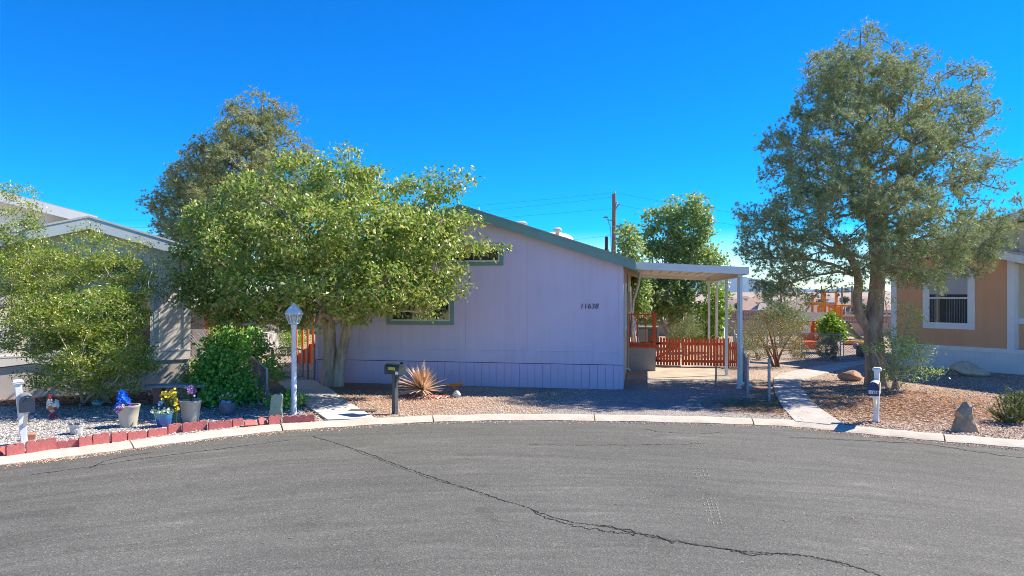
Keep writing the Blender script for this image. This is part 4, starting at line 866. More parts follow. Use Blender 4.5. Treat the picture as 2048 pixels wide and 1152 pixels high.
# shrubs
def shrub(name, label, base, Y, lobes, n, seed, mat, per, size, wid, clump, stems=6, tip=.004, flat=.3, droop=.1, cat='shrub', barkm=None, spread=.15, grp=None, lo=.1, cap=.03, shell=.5):
    rng = np.random.default_rng(seed + 500); b = Vector((base.x, base.y, 0)); tr = []
    L = np.array(lobes)
    for s_ in range(stems):
        l = L[rng.integers(len(L))]; x0 = 1024 + b.x / b.y * FPX + rng.uniform(-1, 1) * spread * FPX / Y; yb = HOR + CAMZ * FPX / b.y
        dy0 = b.y - Y; tr.append([(x0, yb + 6, dy0, .03), ((x0 * .6 + l[0] * .4), yb * .55 + l[1] * .45, dy0 * .5 + l[4] * .5, .02), (l[0], l[1], l[4], .008)])
    return broad(name, label, cat, b, Y, tr, lobes, n, seed, mat, barkm or m_twig, per, size, wid, clump, tip, droop, cap, flat, lo, grp, shell, step=.16)
m_pyr = leafmat('pyracantha leaves', [(0.05, (0.06, 0.17, 0.022)), (0.35, (0.16, 0.30, 0.035)), (0.6, (0.38, 0.43, 0.06)), (0.85, (0.68, 0.60, 0.10)), (1.0, (0.75, 0.68, 0.26))], .33, .4, .7, .5, .7)
Yb = 15.3; lobes = []
lob(40, 385, 26, 16, 0); lob(42, 425, 24, 25, 0); lob(40, 465, 42, 28, 0); lob(50, 510, 60, 40, .0); lob(15, 540, 50, 50, -.1); lob(95, 545, 65, 45, 0, -.6); lob(165, 480, 28, 16, 0); lob(180, 455, 8, 16, 0); lob(175, 520, 45, 35, -.1); lob(240, 500, 8, 40, 0); lob(215, 545, 55, 40, -.2); lob(290, 520, 10, 45, .1); lob(262, 572, 36, 32, .1); lob(325, 545, 12, 40, .1); lob(315, 590, 10, 25, .1)
lob(30, 610, 65, 40, -.2); lob(110, 630, 70, 50, -.4, -1.0); lob(200, 625, 75, 50, -.4, -1.1); lob(260, 645, 42, 42, -.2); lob(60, 680, 60, 25, -.3); lob(130, 700, 70, 40, -.6); lob(215, 710, 75, 45, -.6, -1.0); lob(258, 708, 36, 34, -.3); lob(170, 755, 65, 30, -.7); lob(225, 765, 48, 22, -.6); lob(110, 760, 45, 18, -.4); lob(295, 738, 16, 8, -.2); lob(75, 745, 25, 8, -.3)
shrub('pyracantha_shrub', 'huge yellow green shrub with feathery shoots covering the left house', G(180, 806), Yb, lobes, 1850, 31, m_pyr, 36, .056, .5, .125, stems=14, flat=.4, spread=.5, cap=.03)
m_vine = leafmat('vine leaves', [(0.05, (0.061, 0.230, 0.036)), (0.4, (0.153, 0.398, 0.056)), (0.7, (0.367, 0.643, 0.092)), (0.95, (0.780, 0.780, 0.245))], .38, .25, .6, .45, .8)
lobes = []; lob(475, 665, 40, 20, 3.2); lob(500, 688, 32, 28, 3.6); lob(455, 700, 40, 35, 1.4); lob(510, 715, 24, 30, 3.8); lob(445, 740, 42, 38, -.2, -.7); lob(440, 765, 50, 32, -.3); lob(465, 778, 40, 28, -.8); lob(455, 795, 60, 22, -.9); lob(548, 740, 6, 30, 2.6); lob(490, 818, 30, 10, -1.3); lob(420, 800, 35, 12, -.9)
shrub('vine_shrub', 'dense dark green vine mound swallowing the left chain link fence', G(490, 812), 16.4, lobes, 620, 32, m_vine, 30, .085, .8, .17, stems=8, flat=.6, spread=.6)
lobes = []; lob(400, 745, 25, 22, 0); lob(390, 765, 22, 22, 0); lob(415, 728, 25, 12, .6)
shrub('groundcover_shrub', 'sunlit yellow green ground cover beside the left house corner', G(405, 782), 18.2, lobes, 130, 33, m_bright, 26, .06, .7, .15, stems=5, flat=.6)
lobes = []; lob(575, 790, 12, 8, 0); lob(592, 800, 14, 8, -.3); lob(560, 800, 16, 10, -.2)
shrub('creeping_vine', 'low trailing vine on the bare soil between pedestal and walk', G(575, 806), 15.0, lobes, 40, 34, m_vine, 20, .07, .8, .1, stems=3, flat=.8, lo=-.1)
m_silver = leafmat('silver leaves', [(0.1, (0.2, 0.19, 0.15)), (0.5, (0.38, 0.36, 0.3)), (0.95, (0.6, 0.58, 0.52))], .5, .2, .4, .2, .8)
lobes = []; lob(540, 650, 30, 18, 0); lob(515, 655, 22, 20, 0); lob(565, 665, 20, 18, 0); lob(500, 640, 15, 15, 0)
shrub('silver_shrub', 'silvery grey flowering shrub beyond the left gate', G(540, 700), 29, lobes, 200, 35, m_silver, 24, .08, .35, .2, stems=8, flat=.1)
lobes = []; lob(590, 675, 18, 20, 0); lob(575, 690, 14, 14, 0)
shrub('yellow_shrub', 'yellow green shrub behind the lamp post near the stair rail', G(588, 712), 27.5, lobes, 90, 36, m_bright, 24, .08, .6, .2, stems=5)
m_olive = leafmat('olive leaves', [(0.05, (0.154, 0.168, 0.049)), (0.5, (0.294, 0.280, 0.098)), (0.95, (0.504, 0.462, 0.196))], .5, .25, .4, .4, .8)
lobes = []; lob(1545, 650, 45, 20, 0); lob(1510, 660, 28, 20, 0); lob(1585, 665, 30, 22, 0); lob(1550, 680, 50, 20, 0, -.4); lob(1595, 695, 18, 18, 0); lob(1530, 632, 25, 12, 0)
shrub('olive_shrub', 'airy olive shrub with bare red stems behind the driveway fence', G(1553, 733), 23.0, lobes, 330, 37, m_olive, 22, .05, .35, .15, stems=12, flat=.1, spread=.12, barkm=M('reddish stems', (.30, .13, .07), .8, .2, 5), lo=.5)
m_ball = leafmat('clipped leaves', [(0.05, (0.080, 0.112, 0.032)), (0.5, (0.176, 0.208, 0.072)), (0.95, (0.352, 0.384, 0.160))], .5, .2, .4, .3, .9)
lobes = []; lob(1653, 697, 19, 23, 0)
shrub('clipped_shrub', 'round clipped green shrub behind the back chain link fence', G(1653, 721), 25.8, lobes, 260, 38, m_ball, 26, .05, .4, .06, stems=6, shell=.35, flat=.1)
lobes = []; lob(1508, 700, 30, 18, 0); lob(1600, 705, 14, 16, 0)
shrub('clipped_shrub', 'low spreading green shrub left of the olive shrub stems', G(1515, 718), 25.5, lobes, 160, 39, m_ball, 24, .05, .4, .1, stems=5, shell=.4, flat=.1)
lobes = []; lob(1660, 660, 13, 20, 0); lob(1672, 655, 8, 15, 0); lob(1660, 640, 9, 12, 0); lob(1678, 675, 5, 8, 0)
shrub('rose_of_sharon', 'bright lime shrub with white blossoms in front of the playhouse', G(1668, 705), 28.5, lobes, 120, 40, m_bright, 26, .11, .8, .15, stems=5, flat=.3)
lobes = []; lob(1385, 655, 22, 22, 0); lob(1372, 675, 20, 14, 0); lob(1360, 665, 12, 14, 0); lob(1345, 680, 15, 8, 0)
m_feath = leafmat('feathery leaves', [(0.05, (0.14, 0.19, 0.06)), (0.5, (0.24, 0.3, 0.11)), (0.95, (0.4, 0.44, 0.22))], .5, .3, .4, .3, .8)
shrub('feathery_shrub', 'pale feathery shrub standing behind the red picket gate', G(1370, 712), 26.5, lobes, 150, 41, m_feath, 30, .09, .18, .14, stems=5, flat=.1)
m_blade = leafmat('dry grass', [(0.1, (0.2, 0.21, 0.08)), (0.9, (0.38, 0.37, 0.18))], .6, .3, .3, .3, .8)
lobes = []; lob(1770, 600, 8, 10, 0); lob(1835, 690, 30, 6, -.2); lob(1800, 670, 26, 22, 0); lob(1790, 700, 26, 28, -.2); lob(1815, 720, 26, 22, -.3); lob(1850, 700, 15, 4, -.2); lob(1855, 740, 18, 5, -.3); lob(1835, 752, 16, 5, -.4); lob(1790, 750, 22, 22, -.2); lob(1820, 625, 12, 18, 0); lob(1740, 695, 20, 3, -.3); lob(1745, 688, 8, 4, -.3)
m_loose = leafmat('loose shrub leaves', [(0.05, (0.106, 0.238, 0.035)), (0.5, (0.286, 0.476, 0.095)), (0.95, (0.714, 0.780, 0.262))], .35, .3, .6, .35, .8)
shrub('loose_shrub', 'loose arching shrub growing against the big pine trunk', G(1790, 778), 17.6, lobes, 190, 42, m_loose, 26, .055, .45, .14, stems=9, flat=.3, spread=.2)
# bushy young pine at the right edge
rng = np.random.default_rng(77); b0 = G(2022, 846)
root = plant('dwarf_pine', b0, 'bushy bright green dwarf pine at the right picture edge', 'shrub'); sk = Skeleton(rng); mb = MB()
sk.chain([np.array(b0), np.array(b0) + [0, 0, .1]])
lobes = []; lob(2025, 815, 36, 26, 0); lob(2005, 825, 18, 18, 0); lob(2030, 785, 12, 14, 0); lob(2055, 805, 30, 26, 0); lob(2015, 800, 14, 14, -.1)
sk.grow(lobes3([(a, b_, c, d, e, .35) for a, b_, c, d, e, f in lobes], b0.y, rng, 150, .4), 0, step=.1, lift=.12); sk.mesh(mb, np.minimum(sk.radii(None, .005, .4), .03))
PP = np.array(sk.p); tips = np.array([t for t, _ in sk.tips]); d = unit(PP[tips] - np.array(b0)); d[:, 2] += .3
C = np.repeat(PP[tips], 12, 0) - np.repeat(d, 12, 0) * np.tile(np.linspace(0, .14, 12), len(tips))[:, None]
V, F = needles(C, np.repeat(unit(d), 12, 0), rng, 10, .06, .007, .8); put(root, mb, m_twig, V, F, leafmat('bright pine needles', [(0.05, (0.06, 0.11, 0.02)), (0.5, (0.14, 0.2, 0.04)), (0.95, (0.3, 0.34, 0.09))], .5, .25, .4, .35, 2))
# tall dry grass by the back fence
def blades(root, c, n, h, spread, mat, seed, wid=.01, lean=.25, name='blade'):
    rng = np.random.default_rng(seed); C = np.array(c) + rng.normal(size=(n, 3)) * np.array([spread, spread, 0]); D = rng.normal(size=(n, 3)) * lean; D[:, 2] = 1
    V, F = needles(C, unit(D), rng, 1, h, wid, .05); bs = np.array(root.location); npmesh(name, V - bs, F, mat, root)
b0 = G(1490, 672) ; b0 = W(1490, 690, 30); b0.z = 0
root = plant('grass_clump', b0, 'tall dry grass clump against the far block wall', 'grass'); blades(root, b0, 260, 1.25, .3, m_blade, 5, .022, name='foliage')
# ------------------------------------------------------------------ chain link fences
def wires(mb, x0, x1, z0, z1, pitch, r, skew=0.0):
    """diamond mesh in the local xz plane"""
    H = z1 - z0; n = int((x1 - x0 + H) / pitch) + 1
    for k in range(n + 1):
        a = x0 - H + k * pitch
        for sg in (0, 1):
            p0 = Vector((a, 0, z0)); p1 = Vector((a + H, 0, z1))
            t0 = max(0, (x0 - a) / H); t1 = min(1, (x1 - a) / H)
            if t1 - t0 < .02: continue
            p, q = p0.lerp(p1, t0), p0.lerp(p1, t1)
            if sg: p.x, q.x = x0 + x1 - p.x, x0 + x1 - q.x
            p.y = q.y = .004 * (1 if sg else -1); mb.tube([p, q], r, 3, False)
def link_fence(name, label, A, B, h, posts, pitch=.075, r=.0035, top=True, pr=.028, cat='fence', mesh_from=0.0):
    A = Vector((A[0], A[1], 0)); B = Vector((B[0], B[1], 0)); L = (B - A).length; e = thing(name, A, label, cat, math.atan2(B.y - A.y, B.x - A.x))
    for t in posts:
        mb = MB(); mb.lathe([(pr, -.05), (pr, h + .01), (pr * 1.15, h + .012), (pr * 1.1, h + .045), (.006, h + .07)], (t * L, 0, 0), 10)
        for z in (.15, h * .55, h - .1): mb.lathe([(pr * 1.18, z), (pr * 1.18, z + .022)], (t * L, 0, 0), 10)
        mb.build('post', m_galv, e, True)
    if top: mb = MB(); mb.tube([(0, 0, h - .01), (L, 0, h - .01)], .021, 8); mb.build('rail', m_galv, e, True)
    mb = MB(); wires(mb, mesh_from, L, .04, h - .03, pitch, r); mb.tube([(mesh_from, 0, .03), (L, 0, .03)], .004, 4); mb.build('chain_mesh', m_galv, e); return e
p1 = G(1495, 798); p2 = G(1537, 803)
link_fence('chain_link_fence', 'chain link fence running back along the right side of the driveway', p1, (9.2, 28.3), .90, [0, .25, .5, .75, 1], pitch=.08, r=.003)
e = thing('fence_end', p1 + Vector((.045, -.03, 0)), 'short grey pipe frame of post and top rail at the driveway edge', 'fence', math.atan2(p2.y - p1.y, p2.x - p1.x))
L = (p2 - p1).length - .045; mb = MB(); mb.lathe([(.032, -.05), (.032, .93), (.036, .932), (.034, .96), (.006, .99)], (L, 0, 0), 10); [mb.lathe([(.038, z), (.038, z + .025)], (L, 0, 0), 10) for z in (.2, .36, .55, .75)]; mb.build('post', m_galv, e, True)
mb = MB(); mb.tube([(0, 0, .86), (L, 0, .87)], .021, 8); mb.build('rail', m_galv, e, True)
gp = G(1681, 723.5)
link_fence('chain_link_fence', 'chain link fence across the right back yard behind the shrubs', (9.2 + .06, 28.25), (gp.x, gp.y), .98, [.33, .66, 1], pitch=.085, r=.0045)
def link_gate(label, A, B, h, arch=0.0, name='chain_link_gate', z0=.08):
    A = Vector((A[0], A[1], 0)); B = Vector((B[0], B[1], 0)); L = (B - A).length; e = thing(name, A, label, 'gate', math.atan2(B.y - A.y, B.x - A.x)); mb = MB()
    tp = [(x, 0, h + arch * math.sin(math.pi * x / L)) for x in np.linspace(0, L, 9)]
    mb.tube([(0, 0, z0)] + tp + [(L, 0, z0)], .019, 8); mb.tube([(0, 0, z0), (L, 0, z0)], .016, 8); mb.build('gate_frame', m_galv, e, True)
    mb = MB(); wires(mb, .01, L - .01, z0, h, .08, .0042); mb.build('chain_mesh', m_galv, e); return e
g2 = G(1737, 722)
link_gate('chain link gate over the curved right walk beside the pine trunk', (gp.x + .1, gp.y), (g2.x, g2.y + .3), .80)
# left property line fence and entrance gate
a = G(534, 803); b_ = Vector((-7.8, 20.2, 0))
link_fence('chain_link_fence', 'chain link panel angled beside the left walk and covered by vines', a, b_, .72, [0, 1], pitch=.075, r=.0035)
g0 = G(547, 758); g1 = G(606, 759)
o = link_gate('small chain link garden gate with rounded top on the left walk', g0, g1, .84, .07)
for k, x in enumerate(np.linspace(.1, .75, 5)): MB().tube([(x, -.02, .84 + .05), (x + .05 * (-1) ** k, -.02, .60)], .007, 5).build('scroll', m_galv, o)
def pipe_post(px, py, h, lab, r=.032):
    p = G(px, py); mb = MB(); mb.lathe([(r, -.05), (r, h), (r * 1.2, h + .005), (r * 1.1, h + .04), (.006, h + .07)], (0, 0, 0), 10)
    for z in (.2, h * .6, h - .12): mb.lathe([(r * 1.25, z), (r * 1.25, z + .025)], (0, 0, 0), 10)
    mb.lathe([(r*1.2, -.01), (r*1.2, .02)], (0,0,0), 10)
    o = mb.build('fence_post', m_galv, None, True); o.location = p; tag(o, lab, 'post')
pipe_post(616, 760, .86, 'galvanised gate post standing left of the pair by the house corner'); pipe_post(629, 761, .86, 'galvanised post right against the lavender house corner'); pipe_post(544, 757, .84, 'galvanised post on the vine side of the small gate')
link_fence('chain_link_fence', 'distant chain link panel between the left house and red shed', W(372, 715, 24).to_2d(), W(446, 715, 23.6).to_2d(), 1.2, [1], pitch=.11, r=.006)

# ------------------------------------------------------------------ street lamp in the left yard
p = G(588, 829); lamp = thing('lamp_post', p, 'white garden lamp post with glass lantern beside the left walk', 'lamp post')
m_lampw = M('lamp white paint', (.70, .71, .72), .4, .08, 5)
mb = MB(); mb.lathe([(.062, -.05), (.062, .02), (.054, .03), (.050, 1.2), (.050, 1.76), (.057, 1.77), (.057, 1.83), (.03, 1.84)], n=18); mb.build('pole', m_lampw, lamp, True)
hz = 1.845; s0, s1, hh = .095, .165, .20; mb = MB()
for q in range(6):
    t, t2 = math.pi / 3 * q + .3, math.pi / 3 * (q + 1) + .3; c = lambda r, t, z: Vector((r * math.cos(t), r * math.sin(t), z))
    mb.bar(c(s0, t, hz), c(s1, t, hz + hh), .014); mb.bar(c(s0, t, hz + .004), c(s0, t2, hz + .004), .016); mb.bar(c(s1, t, hz + hh), c(s1, t2, hz + hh), .016)
mb.lathe([(.05, hz - .01), (.1, hz - .006), (.1, hz + .002), (.02, hz + .003)], n=6); mb.build('lantern_frame', m_lampw, lamp)
mg, ntg, bgs = newmat('lantern glass'); bgs.inputs['Base Color'].default_value = (.8, .85, .87, 1); bgs.inputs['Roughness'].default_value = .12; bgs.inputs['Transmission Weight'].default_value = .75; bgs.inputs['IOR'].default_value = 1.1
mb = MB()
for q in range(6):
    t, t2 = math.pi / 3 * q + .3, math.pi / 3 * (q + 1) + .3; c = lambda r, t, z: Vector((r * math.cos(t), r * math.sin(t), z))
    mb.add([c(s0 - .005, t, hz + .01), c(s0 - .005, t2, hz + .01), c(s1 - .006, t2, hz + hh - .005), c(s1 - .006, t, hz + hh - .005)], [(0, 1, 2, 3)])
mb.build('lantern_glass', mg, lamp)
mb = MB(); mb.lathe([(.03, hz), (.03, hz + .06), (.028, hz + .07), (.045, hz + .11), (.03, hz + .15), (.01, hz + .16)], n=12); mb.build('bulb', m_white, lamp, True)
z = hz + hh; mb = MB(); mb.lathe([(.185, z), (.187, z + .012), (.15, z + .07), (.105, z + .13), (.06, z + .165), (.05, z + .17), (.05, z + .19), (.028, z + .205), (.026, z + .22), (.004, z + .235)], n=18); mb.build('lantern_cap', m_lampw, lamp, True)

# ------------------------------------------------------------------ mailboxes
def mailbox(p, label, rz, bh, mats, h_post, post, cap=True, W_=.17, H_=.23, Ln=.46, lean=(0, 0), psize=.095, front=True):
    """rz: the box faces local -y"""
    e = thing('mailbox', p, label, 'mailbox', rz); mb = MB()
    if cap:
        R = Matrix.Rotation(lean[0], 3, 'Y'); top = h_post
        mb.box(R @ Vector((0, .0, top / 2)), (psize, psize, top), R=R); 
        for zz, s_ in ((top + .012, .14), (top + .035, .15), (top + .055, .12)): mb.box(R @ Vector((0, 0, zz)), (s_, s_, .024), R=R)
    else: mb.b2(-psize / 2, psize / 2, -psize / 2, psize / 2, -.05, h_post)
    pole = mb.build('post', post, e, bevel=.006)
    yb = -.06 if cap else .22; yf = yb - Ln if cap else yb - Ln
    n = 12; prof = [(-W_ / 2, bh), (W_ / 2, bh)] + [(W_ / 2 * math.cos(math.pi * k / n), bh + H_ - W_ / 2 + W_ / 2 * math.sin(math.pi * k / n)) for k in range(n + 1)]
    mb = MB(); mb.prism(prof, yf, yb); body = mb.build('box', mats[0], e, True)
    k2 = 1.05; mb = MB(); mb.prism([(x * k2, bh + (z - bh) * 1.02 - .004) for x, z in prof], yf - .014, yf - .001); door = mb.build('door', mats[1], e, True)
    mb = MB(); mb.tube([(-.012, yf - .016, bh + H_ - .035), (0, yf - .04, bh + H_ - .03), (.012, yf - .016, bh + H_ - .035)], .006, 6); mb.build('handle', m_galv, door)
    mb = MB(); mb.b2(W_ / 2 + .002, W_ / 2 + .008, yf + .06, yf + .085, bh + .1, bh + .24); mb.b2(W_ / 2 + .002, W_ / 2 + .008, yf + .06, yf + .15, bh + .19, bh + .24); mb.build('flag', mats[2], e)
    mb = MB(); mb.b2(-.045, .045, yf + .06, .05, bh - .03, bh - .002); mb.bar((0, -.03, bh - .28), (0, yf + .12, bh - .03), .05, .04); mb.build('bracket', post, e)
    return e, yf, bh
m_mbs = M('silver mailbox metal', (.36, .37, .36), .45, .15, 8, metal=.5); m_navy = M('dark slate door', (.035, .05, .075), .4, .2, 8); m_flag = M('red flag', (.55, .05, .05), .5, .1, 5)
m_postw = M('weathered white post', (.72, .72, .72), .7, .14, 12, stretch=(1, 1, .3))
mailbox(G(49, 889), 'silver mailbox with dark door on leaning white post at the left edge', RAD(39), .60, (m_mbs, m_navy, m_flag), 1.0, m_postw, True, .2, .26, .46, lean=(-RAD(5), 0))
e, yf, bh = mailbox(G(790, 829), 'dark green mailbox with yellow sticker on a dark post in the gravel', RAD(52), .82, (M('dark green mailbox', (.035, .05, .045), .4, .3, 10), M('dark green door', (.04, .055, .055), .4, .3, 10), m_black), .82, M('charcoal post', (.085, .09, .095), .7, .25, 8), False, .18, .22, .42)
for c in e.children:
    if c.name.startswith('box'):
        mb = MB(); mb.b2(-.0935, -.0905, yf + .10, yf + .30, bh + .09, bh + .15); mb.build('sticker', M('yellow sticker', (.55, .42, .08), .5, .2, 30), c)
        mb = MB(); mb.b2(-.0935, -.0905, yf + .0, yf + .09, bh + .01, bh + .07); mb.build('sticker', m_white, c)
e, yf, bh = mailbox(G(1752, 844), 'navy mailbox with white number strip on a white post in front of the pine', RAD(-33), .57, (M('grey mailbox metal', (.42, .42, .38), .45, .15, 8), M('navy mailbox door', (.02, .04, .13), .35, .2, 8), m_flag), .98, m_postw, True, .18, .25, .46, lean=(RAD(1), 0))
for c in e.children:
    if c.name.startswith('door'):
        MB().b2(-.075, .085, yf - .018, yf - .0145, bh + .035, bh + .095).build('number_strip', m_white, c)
        text('11636', .062, m_black, c, 'number', (-.068, yf - .0185, bh + .043), (RAD(90), 0, 0), .001, 0, 1.0, offset=.0015)
# ------------------------------------------------------------------ utility pedestal
p = G(551, 835); ped = thing('utility_pedestal', p, 'pale green plastic utility pedestal with rounded top behind the red edging', 'utility box', RAD(8)); m_ped = M('pale green plastic', (.27, .37, .26), .5, .08, 5)
mb = MB(); w0, w1, hh = .115, .105, .47
pr = [(-w0, -.03), (w0, -.03), (w0, .16), (w1, .17), (w1 * .98, hh - .07)] + [(w1 * .98 - .05 + .05 * math.cos(t), hh - .07 + .06 * math.sin(t)) for t in (.5, 1.0, 1.57)] + [(-w1 * .98 + .05 - .05 * math.cos(t), hh - .07 + .06 * math.sin(t)) for t in (1.57, 1.0, .5)] + [(-w1 * .98, hh - .07), (-w1, .17), (-w0, .16)]
mb.prism([(x + .04 * z / hh, z) for x, z in pr], -.09, .09); mb.build('cover', m_ped, ped, bevel=.012); MB().b2(-.125, .125, -.1, .1, -.04, .03).build('base', m_ped, ped, bevel=.006)
MB().b2(-.03, .05, -.0935, -.0905, .2, .215).build('latch', M('pale green latch', (.2, .28, .2)), ped)
# ------------------------------------------------------------------ scalloped edging pieces
m_edge = M('faded red concrete', (.43, .125, .115), .85, .22, 7, .3, 60)
ed = [(-12, 10, 917, 910, 20), (12, 49, 914, 908, 23), (52, 112, 908, 899, 25), (113, 156, 899, 894, 17), (157.5, 184, 895, 891, 20), (185, 219, 891, 886, 22), (222, 252, 886, 881, 20), (254, 292, 881, 875, 17), (295, 333, 875, 869, 16), (335, 362, 868, 864, 19), (364, 414, 865, 859, 19), (416, 463, 860, 854, 16), (465, 486, 854, 851, 16), (537, 562, 850, 847, 18), (565, 630, 847, 843.5, 15)]
marks = ['at the left frame edge', 'just left of the silver mailbox post', 'with the tallest wave just right of the silver mailbox', 'low one between two tall wavy ones', 'with one slanting shoulder below the small white pot', 'leaning one with chipped corner right of the white pot', 'with round shoulders left of the tall beige pot', 'low one directly below the tall beige pot', 'sloping one between the beige pot and blue pot', 'tall short one directly below the blue glazed pot', 'broad one below the second beige pot', 'long low one below the grey bowl', 'short stub right of the grey bowl', 'upright square one below the green pedestal', 'long last one below the lamp post']
for k, (x0, x1, y0, y1, hp) in enumerate(ed):
    a, b_ = G(x0, y0), G(x1, y1); L = (b_ - a).length; h = hp / FPX * a.y * 1.0; nb = max(2, round(L / .15)); poly = [(0, -.06), (L, -.06)]
    r_ = random.Random(k)
    for j in range(nb):
        c = L - (j + .5) * L / nb; rr = L / nb / 2
        for t in np.linspace(.25, math.pi - .25, 6): poly.append((c + rr * math.cos(t), h - .035 + .035 * math.sin(t) + r_.uniform(-.003, .003)))
    o = MB().prism(poly, -.03, .03).build('edging_block', m_edge, None, bevel=.006); o.location = a; o.rotation_euler = (RAD(r_.uniform(-7, 3)), RAD(r_.uniform(-3, 3)), math.atan2(b_.y - a.y, b_.x - a.x) + RAD(r_.uniform(-3, 3)))
    tag(o, 'scalloped faded red edging block ' + marks[k], 'edging block', 'scalloped red edging blocks along the curb')
for (x0, x1, y0, y1, lab, tilt) in ((489, 515, 855, 852, 'broken red edging block lying flat left of the pedestal', 60), (517, 534, 852, 849, 'small tilted broken red edging piece next to the pedestal block', 40)):
    a, b_ = G(x0, y0), G(x1, y1); L = (b_ - a).length; o = MB().prism([(0, -.03), (L, -.03), (L * .95, .1), (L * .5, .13), (.02, .11)], -.03, .03).build('edging_block', m_edge, None, bevel=.006); o.location = a + Vector((0, 0, .035)); o.rotation_euler = (RAD(-tilt), RAD(4), math.atan2(b_.y - a.y, b_.x - a.x)); tag(o, lab, 'edging block', 'scalloped red edging blocks along the curb')
p = G(58, 880); o = MB().b2(-.09, .09, -.05, .05, 0, .11).build('brick', M('orange brick', (.45, .2, .11), .8, .25, 10, .3, 60), None, bevel=.008); o.location = p; o.rotation_euler = (RAD(6), RAD(5), RAD(35)); tag(o, 'small tan brick propping the foot of the silver mailbox post', 'brick')

# ------------------------------------------------------------------ pots and flowers
def pot(name, px, py, label, prof, mat, soilz, soilr, n=28, mats2=None):
    p = G(px, py); e = thing(name, p, label, 'flower pot'); mb = MB(); mb.lathe(prof, n=n); mb.build('body', mat, e, True)
    mb = MB(); mb.lathe([(soilr, soilz - .03), (soilr * .98, soilz), (.01, soilz + .012)], n=20); mb.build('soil', M('potting soil', (.05, .035, .025), .95, .3, 20), e); return e, p
m_beige = M('beige plastic', (.50, .46, .37), .5, .04, 2)
def wallprof(rb, rt, h, t=.012, lip=.01): return [(rb * .9, 0), (rb, .01), (rb * .6 + rt * .4 + .004, h * .5), (rt - lip * .3, h - .05), (rt + lip * .2, h - .045), (rt + lip, h - .01), (rt + lip, h), (rt - t, h), (rt - t - .01, h - .1)]
potA, pA_ = pot('flower_pot', 257, 853, 'tall beige pot holding the blue artificial flowers', wallprof(.14, .19, .40), m_beige, .34, .165)
potB, pB_ = pot('flower_pot', 381, 843, 'tall beige pot with pink flower near the bench', wallprof(.14, .195, .41), M('light grey plastic', (.46, .43, .36), .5, .04, 2), .33, .17)
m_bglaze, ntb, bb = newmat('blue green glaze'); tcb = N(ntb, 'ShaderNodeTexCoord'); sxb = N(ntb, 'ShaderNodeSeparateXYZ'); ntb.links.new(tcb.outputs['Object'], sxb.inputs[0])
mm = N(ntb, 'ShaderNodeMapRange'); mm.inputs[1].default_value = 0; mm.inputs[2].default_value = .27; ntb.links.new(sxb.outputs[2], mm.inputs[0]); rb_ = ramp(ntb, [(0, (.06, .06, .25)), (.45, (.02, .10, .40)), (.8, (.02, .22, .36)), (1, (.06, .32, .33))]); ntb.links.new(mm.outputs[0], rb_.inputs[0]); ntb.links.new(rb_.outputs[0], bb.inputs['Base Color']); bb.inputs['Roughness'].default_value = .15; bb.inputs['Coat Weight'].default_value = .5
potC, pC_ = pot('flower_pot', 328, 853, 'blue green glazed pot overflowing with white flowers', [(.09, 0), (.10, .012), (.135, .10), (.16, .2), (.17, .245), (.178, .25), (.178, .265), (.155, .265), (.15, .2)], m_bglaze, .22, .15)
potD, pD_ = pot('flower_pot', 456, 830, 'grey glazed bowl holding blue stones under the vine mound', [(.09, 0), (.10, .015), (.145, .10), (.165, .2), (.168, .25), (.176, .262), (.155, .262), (.15, .2)], M('grey glaze', (.16, .18, .23), .3, .2, 8, coat=.3), .2, .15)
potE, pE_ = pot('flower_pot', 153, 868, 'small white pot with painted petals on the white gravel', [(.085, 0), (.088, .01), (.11, .14), (.118, .142), (.122, .175), (.105, .175), (.1, .13)], M('pale grey plastic', (.52, .52, .5), .5, .05, 3), .15, .1)
mb = MB()
for k, (a0, zz) in enumerate(((-70, .075), (-60, .09), (-48, .085), (-64, .055), (-50, .06))):
    t = RAD(a0); r = .088 + (.11 - .088) * zz / .14 + .003; mb.blob((r * math.cos(t), r * math.sin(t), zz), (.018, .008, .011), k, 0, 8, 5)
mb.build('painted_petal', m_white, potE, True)
def petals(mb, c, r, n, d=(0, -.6, .6), cup=.35, wid=.5, seed=0):
    r_ = random.Random(seed); q = Vector(d).normalized().to_track_quat('Z', 'Y').to_matrix(); c = Vector(c); a0 = r_.uniform(0, 6)
    for k in range(n):
        t = a0 + 2 * math.pi * k / n; u = Vector((math.cos(t), math.sin(t), 0)); v = Vector((-math.sin(t), math.cos(t), 0)); up = Vector((0, 0, 1))
        P = [u * r * .08, u * r * .55 + v * r * wid * .5 + up * r * cup * .5, u * r + up * r * cup * r_.uniform(.6, 1.2), u * r * .55 - v * r * wid * .5 + up * r * cup * .5]
        mb.add([c + q @ x for x in P], [(0, 1, 2, 3)])
